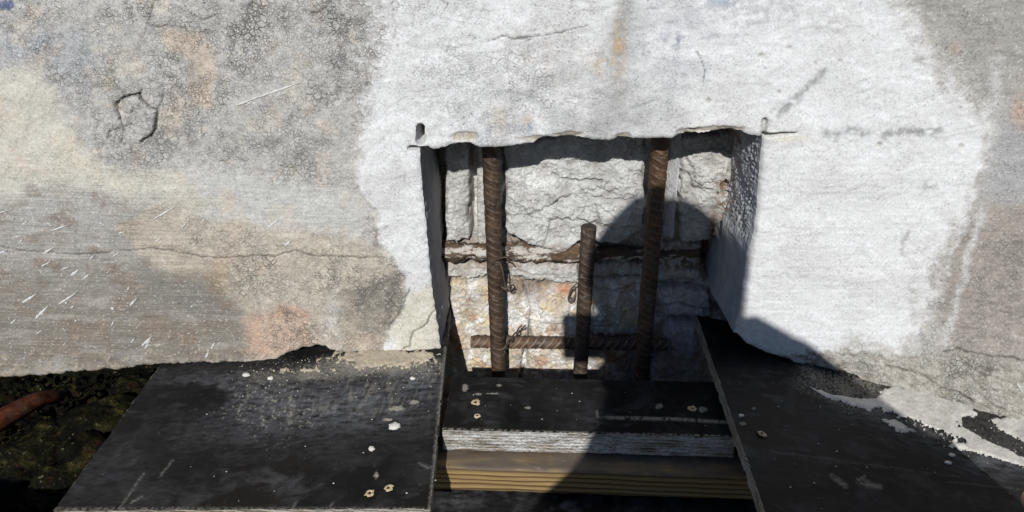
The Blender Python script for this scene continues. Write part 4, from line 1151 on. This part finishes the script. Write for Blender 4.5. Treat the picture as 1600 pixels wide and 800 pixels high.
def m_right(u, v):
    n3 = fbm(u, v, 8, 3, 171); n2 = fbm(u, v, 30, 4, 172)
    top = np.interp(u, [1230, 1262, 1350, 1440, 1600, 1800], [590, 575, 618, 630, 665, 700])
    a = poly_sd(u + 4 * n3 + 6 * n2, v + 3 * n3 + 4 * n2, [(1262, 604), (1300, 616), (1345, 624), (1362, 622), (1392, 604), (1440, 612), (1515, 630), (1526, 648), (1500, 652), (1503, 666), (1545, 690), (1575, 702), (1620, 728), (1600, 732), (1540, 712), (1470, 686), (1400, 652), (1330, 634), (1290, 622)])
    b_ = poly_sd(u + 3 * n3 + 5 * n2, v + 2 * n3, [(1374, 655), (1400, 656), (1434, 676), (1400, 676)])
    c = poly_sd(u + 4 * n3, v + 3 * n3, [(1545, 654), (1600, 652), (1700, 690), (1700, 720), (1600, 692), (1560, 672)])
    e = poly_sd(u + 4 * n3 + 6 * n2, v + 3 * n3, [(1490, 690), (1590, 712), (1650, 735), (1640, 742), (1560, 718), (1480, 698)])
    sp = (fbm(u, v, 5, 2, 174) - .18) * 22 * sstep(-2, 10, poly_sd(u, v, [(1240, 578), (1300, 578), (1340, 590), (1372, 622), (1300, 622), (1255, 606)]))
    dk = np.exp(-(seg_dist(u, v + 4 * n2, (1368, 644), (1505, 692))[0] / 5) ** 2)
    a = a - dk * 16 * sstep(-.4, .1, n3)
    d = np.maximum(np.maximum(a, b_), np.maximum(c, e))
    holes_ = sstep(.18, .30, fbm(u, v, 14, 3, 173, lamy=6) - .10) * 14 * (gauss(u, v, 1440, 662, 60, 18) + gauss(u, v, 1500, 665, 24, 16) + gauss(u, v, 1560, 690, 40, 20))
    return d * .08 - holes_ * .03
spill('mortar_spill', (.30, .80), (-.36, .04), zr, m_right, 'pale grey spilt mortar spread over the right panel along the wall', (206, 202, 194), .0022, 175)
def m_left(u, v):
    n3 = fbm(u, v, 6, 3, 181); n2 = fbm(u, v, 24, 4, 182)
    return 1.0 * gauss(u, v, 600, 560, 100, 19) + .5 * gauss(u, v, 460, 580, 70, 7) + .34 * n3 + .2 * n2 - .48
spill('mortar_spill', (-.40, -.14), (-.12, .03), zl, m_left, 'sandy beige mortar dust heaped against the wall on the left panel', (186, 175, 154), .0022, 185)

# crumbs: far too many to count
def crumbs(name, spots, label):
    vs, fs = [], []; rn = random.Random(77)
    tet = [(1, 0, -.3), (-.5, .9, -.3), (-.5, -.9, -.3), (0, 0, .8), (.3, .2, -.6)]
    for x, y, z, r in spots:
        b0 = len(vs); an = rn.uniform(0, 6.3); ca, sa = math.cos(an), math.sin(an)
        for k in range(6):
            th = k * math.pi / 3; q = rn.uniform(.7, 1.3) * r; vs.append((x + q * math.cos(th + an), y + q * math.sin(th + an) * .7, z))
        for k in range(6):
            th = k * math.pi / 3; q = rn.uniform(.4, .7) * r; vs.append((x + q * math.cos(th + an), y + q * math.sin(th + an) * .7, z + r * rn.uniform(.4, .8)))
        for k in range(6): fs.append((b0 + k, b0 + (k + 1) % 6, b0 + 6 + (k + 1) % 6, b0 + 6 + k))
        fs.append((b0 + 6, b0 + 7, b0 + 8, b0 + 9)); fs.append((b0 + 9, b0 + 10, b0 + 11, b0 + 6))
    me = mesh_np(name, vs, fs, False); set_col(me, 'tone', np.tile(S(200, 194, 180), (len(vs), 1)))
    o = link(name, me, M_MORTAR); o['label'] = label; o['category'] = 'crumbs'; o['kind'] = 'stuff'
rn = random.Random(5); spots = []
for _ in range(240):
    x = rn.gauss(540, 110); y = 560 + abs(rn.gauss(0, 30))
    if 300 < x < 690 and y < 780:
        p = onto(x, y, zl); 
        if p[1] < .02: spots.append((p[0], p[1], p[2] + .0008, rn.choice((.0005, .0006, .0008, .0012))))
for _ in range(18):
    x = rn.uniform(150, 690); y = rn.uniform(580, 790); p = onto(x, y, zl)
    if p[0] > lc[0][0] * 0 + np.interp(p[1], [lc[3][1], lc[0][1]], [lc[3][0], lc[0][0]]) + .01: spots.append((p[0], p[1], p[2] + .0008, rn.choice((.0006, .0008, .0012))))
crumbs('mortar_crumbs', spots, 'scattered mortar crumbs on the left panel')
spots = []
for _ in range(120):
    t = rn.random(); x = 1240 + 360 * t; y = np.interp(x, [1240, 1600], [590, 690]) + rn.gauss(10, 28)
    p = onto(x, y, zr)
    if p[1] < .0: spots.append((p[0], p[1], p[2] + .0012, rn.choice((.0006, .0008, .0011))))
for _ in range(26):
    x = rn.uniform(1200, 1600); y = rn.uniform(620, 795); p = onto(x, y, zr); spots.append((p[0], p[1], p[2] + .0012, rn.choice((.0006, .0008, .0014))))
crumbs('mortar_crumbs', spots, 'scattered mortar crumbs on the right panel')
spots = []
for _ in range(12):
    p = at_z(rn.uniform(710, 1130), rn.uniform(595, 670), ZB); spots.append((p[0], p[1], ZB + .001, rn.choice((.0005, .0007, .001))))
crumbs('mortar_crumbs', spots, 'scattered mortar crumbs on the plywood strip')

def lump(x, y, z_of, size, seed, label):
    p = onto(x, y, z_of)
    bm = bmesh.new(); bmesh.ops.create_icosphere(bm, subdivisions=3, radius=1)
    co = np.array([q.co[:] for q in bm.verts])
    f_ = 1 + .30 * fbm(co[:, 0] * 3 + seed, co[:, 1] * 3 + 2 * co[:, 2], 2.0, 4, seed) + .12 * fbm(co[:, 0] * 9 + seed, co[:, 1] * 9 + 4 * co[:, 2], 2.0, 2, seed + 2)
    co = co * f_[:, None] * np.array(size)
    for q, c in zip(bm.verts, co): q.co = c
    for f in bm.faces: f.smooth = True
    me = bpy.data.meshes.new('mortar_lump'); bm.to_mesh(me); bm.free()
    set_col(me, 'tone', np.tile(S(214, 210, 202), (len(me.vertices), 1)))
    o = link('mortar_lump', me, M_MORTAR); o.location = (p[0], p[1], p[2] + size[2] * .55); tag(o, label, 'mortar lump', 'loose mortar lumps')
for x, y, z_of, sz, lb in ((617, 667, zl, (.0075, .006, .0032), 'largest white mortar lump near the right side of the left panel'), (581, 702, zl, (.0042, .004, .002), 'small mortar lump below the largest one on the left panel'),
                           (385, 587, zl, (.006, .004, .0025), 'flat mortar chip on the left panel in front of the hole under the wall'), (423, 592, zl, (.0045, .0035, .0022), 'mortar chip on the left panel at the end of the sandy heap'),
                           (1487, 712, zr, (.0042, .003, .0018), 'upper of two mortar chips on the right panel in the shadow'), (1481, 724, zr, (.0042, .003, .0018), 'lower of two mortar chips on the right panel in the shadow'),
                           (645, 592, zl, (.004, .003, .002), 'mortar chip near the inner edge of the left panel by the opening'), (1158, 650, zr, (.0032, .0025, .0015), 'white mortar chip beside the inner edge of the right panel')):
    lump(x, y, z_of, sz, int(x), lb)

# ================================================================== GROUND BELOW
gx = np.concatenate([np.linspace(-600, -3, 14), np.linspace(-2.4, 2.4, 240), np.linspace(3, 600, 14)]); gy = np.concatenate([np.linspace(-600, -3, 14), np.linspace(-2.2, 1.6, 190), np.linspace(2.2, 600, 14)])
GXX, GYY = np.meshgrid(gx, gy)
loc_ = np.exp(-((GXX / 2.6) ** 4)) * np.exp(-((GYY / 2.4) ** 4))
GZZ = -.56 + loc_ * (.07 * fbm(GXX, GYY, .42, 4, 191) + .03 * ridged(GXX, GYY, .12, 3, 192) + .008 * fbm(GXX, GYY, .03, 2, 193))
ground = link('ground', mesh_np('ground', np.stack([GXX, GYY, GZZ], -1).reshape(-1, 3), grid_faces(*GXX.shape)), M_ALGAE); ground['kind'] = 'structure'
def rock(loc, size, seed):
    bm = bmesh.new(); bmesh.ops.create_icosphere(bm, subdivisions=4, radius=1)
    co = np.array([v.co[:] for v in bm.verts])
    h = 1 + .28 * fbm(co[:, 0] * 3 + 2 * co[:, 2] + seed, co[:, 1] * 3 + co[:, 2], 2.2, 4, seed) + .12 * ridged(co[:, 0] * 4 + seed, co[:, 1] * 4 + 3 * co[:, 2], 1.6, 3, seed + 3)
    co = co * h[:, None] * np.array(size)
    for v, c in zip(bm.verts, co): v.co = c
    for f in bm.faces: f.smooth = True
    me = bpy.data.meshes.new('mossy_rock'); bm.to_mesh(me); bm.free()
    o = link('mossy_rock', me, M_ALGAE); o.location = loc; return o
ROCKS = [((170, 655), -.46, (.10, .07, .06), 'large algae covered rock in the dark gap left of the panel'), ((60, 690), -.47, (.08, .07, .05), 'algae covered rock at the far left below the red hose'),
         ((215, 610), -.48, (.07, .06, .05), 'dark wet rock in the gap just under the wall edge'), ((95, 740), -.45, (.06, .05, .045), 'mossy rock low in the gap beside the panel edge'),
         ((30, 750), -.5, (.07, .05, .05), 'dark rock in the bottom left corner'), ((130, 700), -.43, (.05, .05, .04), 'brown mossy rock halfway along the gap')]
for i, ((x, y), z, sz, lb) in enumerate(ROCKS):
    p = at_z(x, y, z + sz[2] * .6); o = rock((p[0], p[1], z), sz, 20 + i); o.rotation_euler = (0, 0, i * 1.3); tag(o, lb, 'rock', 'rocks below the panels')
p = [at_z(-60, 690, -.40), at_z(-10, 662, -.41), at_z(30, 640, -.42), at_z(62, 624, -.43), at_z(95, 618, -.46), at_z(125, 616, -.52)]
o = tube('red_hose', p, [.022, .023, .021, .018, .013, .008], M_REDPIPE, 14); tag(o, 'faded red hose lying in the dark gap below the wall at the far left', 'hose')
rn = random.Random(91); vs, fs = [], []
for _ in range(700):
    x, y = rn.uniform(-60, 250), rn.uniform(590, 800); p = at_z(x, y, -.49 + rn.uniform(-.02, .05)); r = rn.choice((.003, .004, .006, .009)); b0 = len(vs); an = rn.uniform(0, 6)
    for lv, (hh, sc) in enumerate(((-.6, 1), (.5, .6))):
        for k in range(6):
            th = an + k * math.pi / 3; q = r * sc * rn.uniform(.6, 1.3); vs.append((p[0] + q * math.cos(th), p[1] + q * math.sin(th), p[2] + r * hh))
    for k in range(6): fs.append((b0 + k, b0 + (k + 1) % 6, b0 + 6 + (k + 1) % 6, b0 + 6 + k))
    fs.append((b0 + 6, b0 + 7, b0 + 8, b0 + 9)); fs.append((b0 + 9, b0 + 10, b0 + 11, b0 + 6))
o = link('rubble', mesh_np('rubble', vs, fs, False), M_ALGAE); o['label'] = 'fine dark rubble and weed in the gap left of the panel'; o['category'] = 'rubble'; o['kind'] = 'stuff'
# unseen working platform behind the camera, extended to shade the ground below
o = board('scaffold_plank', -1.7, 1.5, -0.62, -0.34, -.17, -.13, M_LUMBER, 31); 
tag(o, 'unseen scaffold plank added nearest to the wall to shade the ground below', 'plank', 'scaffold planks')
for i in range(4):
    y1 = -0.63 - i * .29
    o = board('scaffold_plank', -1.7, 1.5, y1 - .28, y1, -.17, -.13, M_LUMBER, 32 + i)
    tag(o, ('second', 'third', 'fourth', 'fifth')[i] + ' scaffold plank from the wall, behind the camera', 'plank', 'scaffold planks')

# ================================================================== PHOTOGRAPHER
M_SKIN = mat_plain('skin', (0.50, 0.27, 0.20), 0.5, 90, 0.10, 0.0008, 0.4)
M_CLOTH = mat_plain('dark_blue_work_clothes', (0.035, 0.045, 0.075), 0.9, 120, 0.25, 0.001, 0.2)
M_HAIR = mat_plain('dark_hair', (0.02, 0.014, 0.010), 0.6, 200, 0.4, 0.002)
M_PHONE = mat_plain('phone_body', (0.02, 0.02, 0.022), 0.3, 30, 0.1, 0.0001, 0.5)
cl2w = lambda x, y, z: CAM + _R * x + _U * y - _F * z        # phone coordinates (z away from the wall)
tipc = CAM + ray(1577, 777) * .665
tip = tipc
def v3(p): return tuple(float(q) for q in p)
V_, R_, E_ = [], [], []
def J(p, r, parent=None):
    V_.append(v3(p)); R_.append(r)
    if parent is not None: E_.append((parent, len(V_) - 1))
    return len(V_) - 1
pel = J((.34, -1.46, .10), .17)
wai = J((.31, -1.38, .25), .165, pel); che = J((.25, -1.27, .44), .18, wai); upc = J((.18, -1.15, .60), .13, che)
nek = J((.14, -1.08, .755), .096, upc); jaw = J((.122, -1.04, .805), .112, nek); hed = J((.118, -1.02, .862), .146, jaw); crown = J((.116, -1.025, .915), .108, hed)
nose = J((.117, -.900, .845), .014, hed)
trap = J((.212, -1.05, .745), .066, upc); lat = J((.385, -1.17, .50), .13, che)
sr = J((.282, -1.04, .680), .082, upc); er = J((.575, -.90, .282), .066, sr); wr_ = J(tip + np.array([.085, -.165, .055]), .036, er)
palm = J(tip + np.array([.075, -.095, .042]), .030, wr_)
for k, (off_, r) in enumerate(((np.array([.0, .0, .0]), .0115), (np.array([.022, .006, -.004]), .0115), (np.array([.044, .002, -.002]), .011), (np.array([.062, -.010, .004]), .010))):
    kn = J(tip + np.array([.042, -.055, .034]) + off_ * .75, .0125, palm)
    m1 = J(tip + np.array([.022, -.022, .018]) + off_, r, kn); m2 = J(tip + np.array([.006, -.006, .004]) + off_, r * .92, m1)
th1 = J(tip + np.array([.045, -.105, .022]), .015, palm); th2 = J(tip + np.array([.024, -.080, .006]), .012, th1)
sl2 = J((.03, -1.22, .53), .07, upc); el = J((-.045, -1.03, .385), .055, sl2); wl_ = J(cl2w(.075, -.15, .035), .034, el); pl_ = J(cl2w(.085, -.088, .030), .030, wl_)
for k, (x0, y0, x1, y1) in enumerate(((.055, -.062, .045, -.030), (.075, -.060, .070, -.024), (.095, -.060, .094, -.026), (.115, -.064, .118, -.034))):
    a0 = J(cl2w(x0, y0, .026), .0115, pl_); a1 = J(cl2w(x1, y1, .022), .010, a0)
t0 = J(cl2w(.060, -.095, .012), .013, pl_); t1 = J(cl2w(.040, -.078, .004), .011, t0)
for s_ in (-1, 1):
    if s_ < 0:   # left knee on the plank
        hp = J((.24, -1.40, .06), .12, pel); kn = J((.16, -1.08, -.045), .075, hp); an = J((.18, -1.45, -.08), .05, kn); to = J((.18, -1.54, -.095), .036, an)
    else:        # right knee up, foot flat
        hp = J((.43, -1.38, .12), .125, pel); kn = J((.50, -1.02, .34), .092, hp); an = J((.50, -1.10, -.06), .058, kn); to = J((.51, -.97, -.095), .042, an)
me = bpy.data.meshes.new('person_skeleton'); me.from_pydata(V_, E_, [])
tmp = bpy.data.objects.new('person_tmp', me); COL.objects.link(tmp)
sk = tmp.modifiers.new('skin', 'SKIN'); sk.use_smooth_shade = True
if not me.skin_vertices: me.skin_vertices.new()
for i, sv in enumerate(me.skin_vertices[0].data):
    sv.radius = (R_[i], R_[i]); sv.use_root = (i == pel)
sb = tmp.modifiers.new('sub', 'SUBSURF'); sb.levels = 2; sb.render_levels = 2
dg = bpy.context.evaluated_depsgraph_get(); dg.update()
body = bpy.data.meshes.new_from_object(tmp.evaluated_get(dg)); bpy.data.objects.remove(tmp)
body.name = 'person'
person = bpy.data.objects.new('person', body); COL.objects.link(person)
for m_ in (M_SKIN, M_CLOTH, M_HAIR): body.materials.append(m_)
for pg in body.polygons:
    c = pg.center; pg.use_smooth = True
    skin = (c.z > .745 and c.y > -1.18 and .0 < c.x < .24) or (Vector(c) - Vector(V_[palm])).length < .135 and c.x > .3 or (Vector(c) - Vector(V_[pl_])).length < .10
    pg.material_index = 0 if skin else 1
    if skin and c.z > .83 and (c.y < -1.01 or c.z > .92): pg.material_index = 2
tag(person, 'kneeling photographer in dark work clothes whose fingertip shows at the right edge', 'person')
bm = bmesh.new(); bmesh.ops.create_cube(bm, size=1)
for v in bm.verts: v.co = Vector((v.co.x * .158 + .058, v.co.y * .076 - .029, v.co.z * .008 + .008))
bmesh.ops.bevel(bm, geom=[e for e in bm.edges], offset=.003, segments=3, affect='EDGES')
me = bpy.data.meshes.new('phone'); bm.to_mesh(me); bm.free()
ph_ = link('phone', me, M_PHONE); ph_.matrix_world = cam.matrix_basis if False else Matrix.Translation(Vector(CAM)) @ cam.rotation_euler.to_matrix().to_4x4()
tag(ph_, 'dark phone held up to take the picture', 'phone')
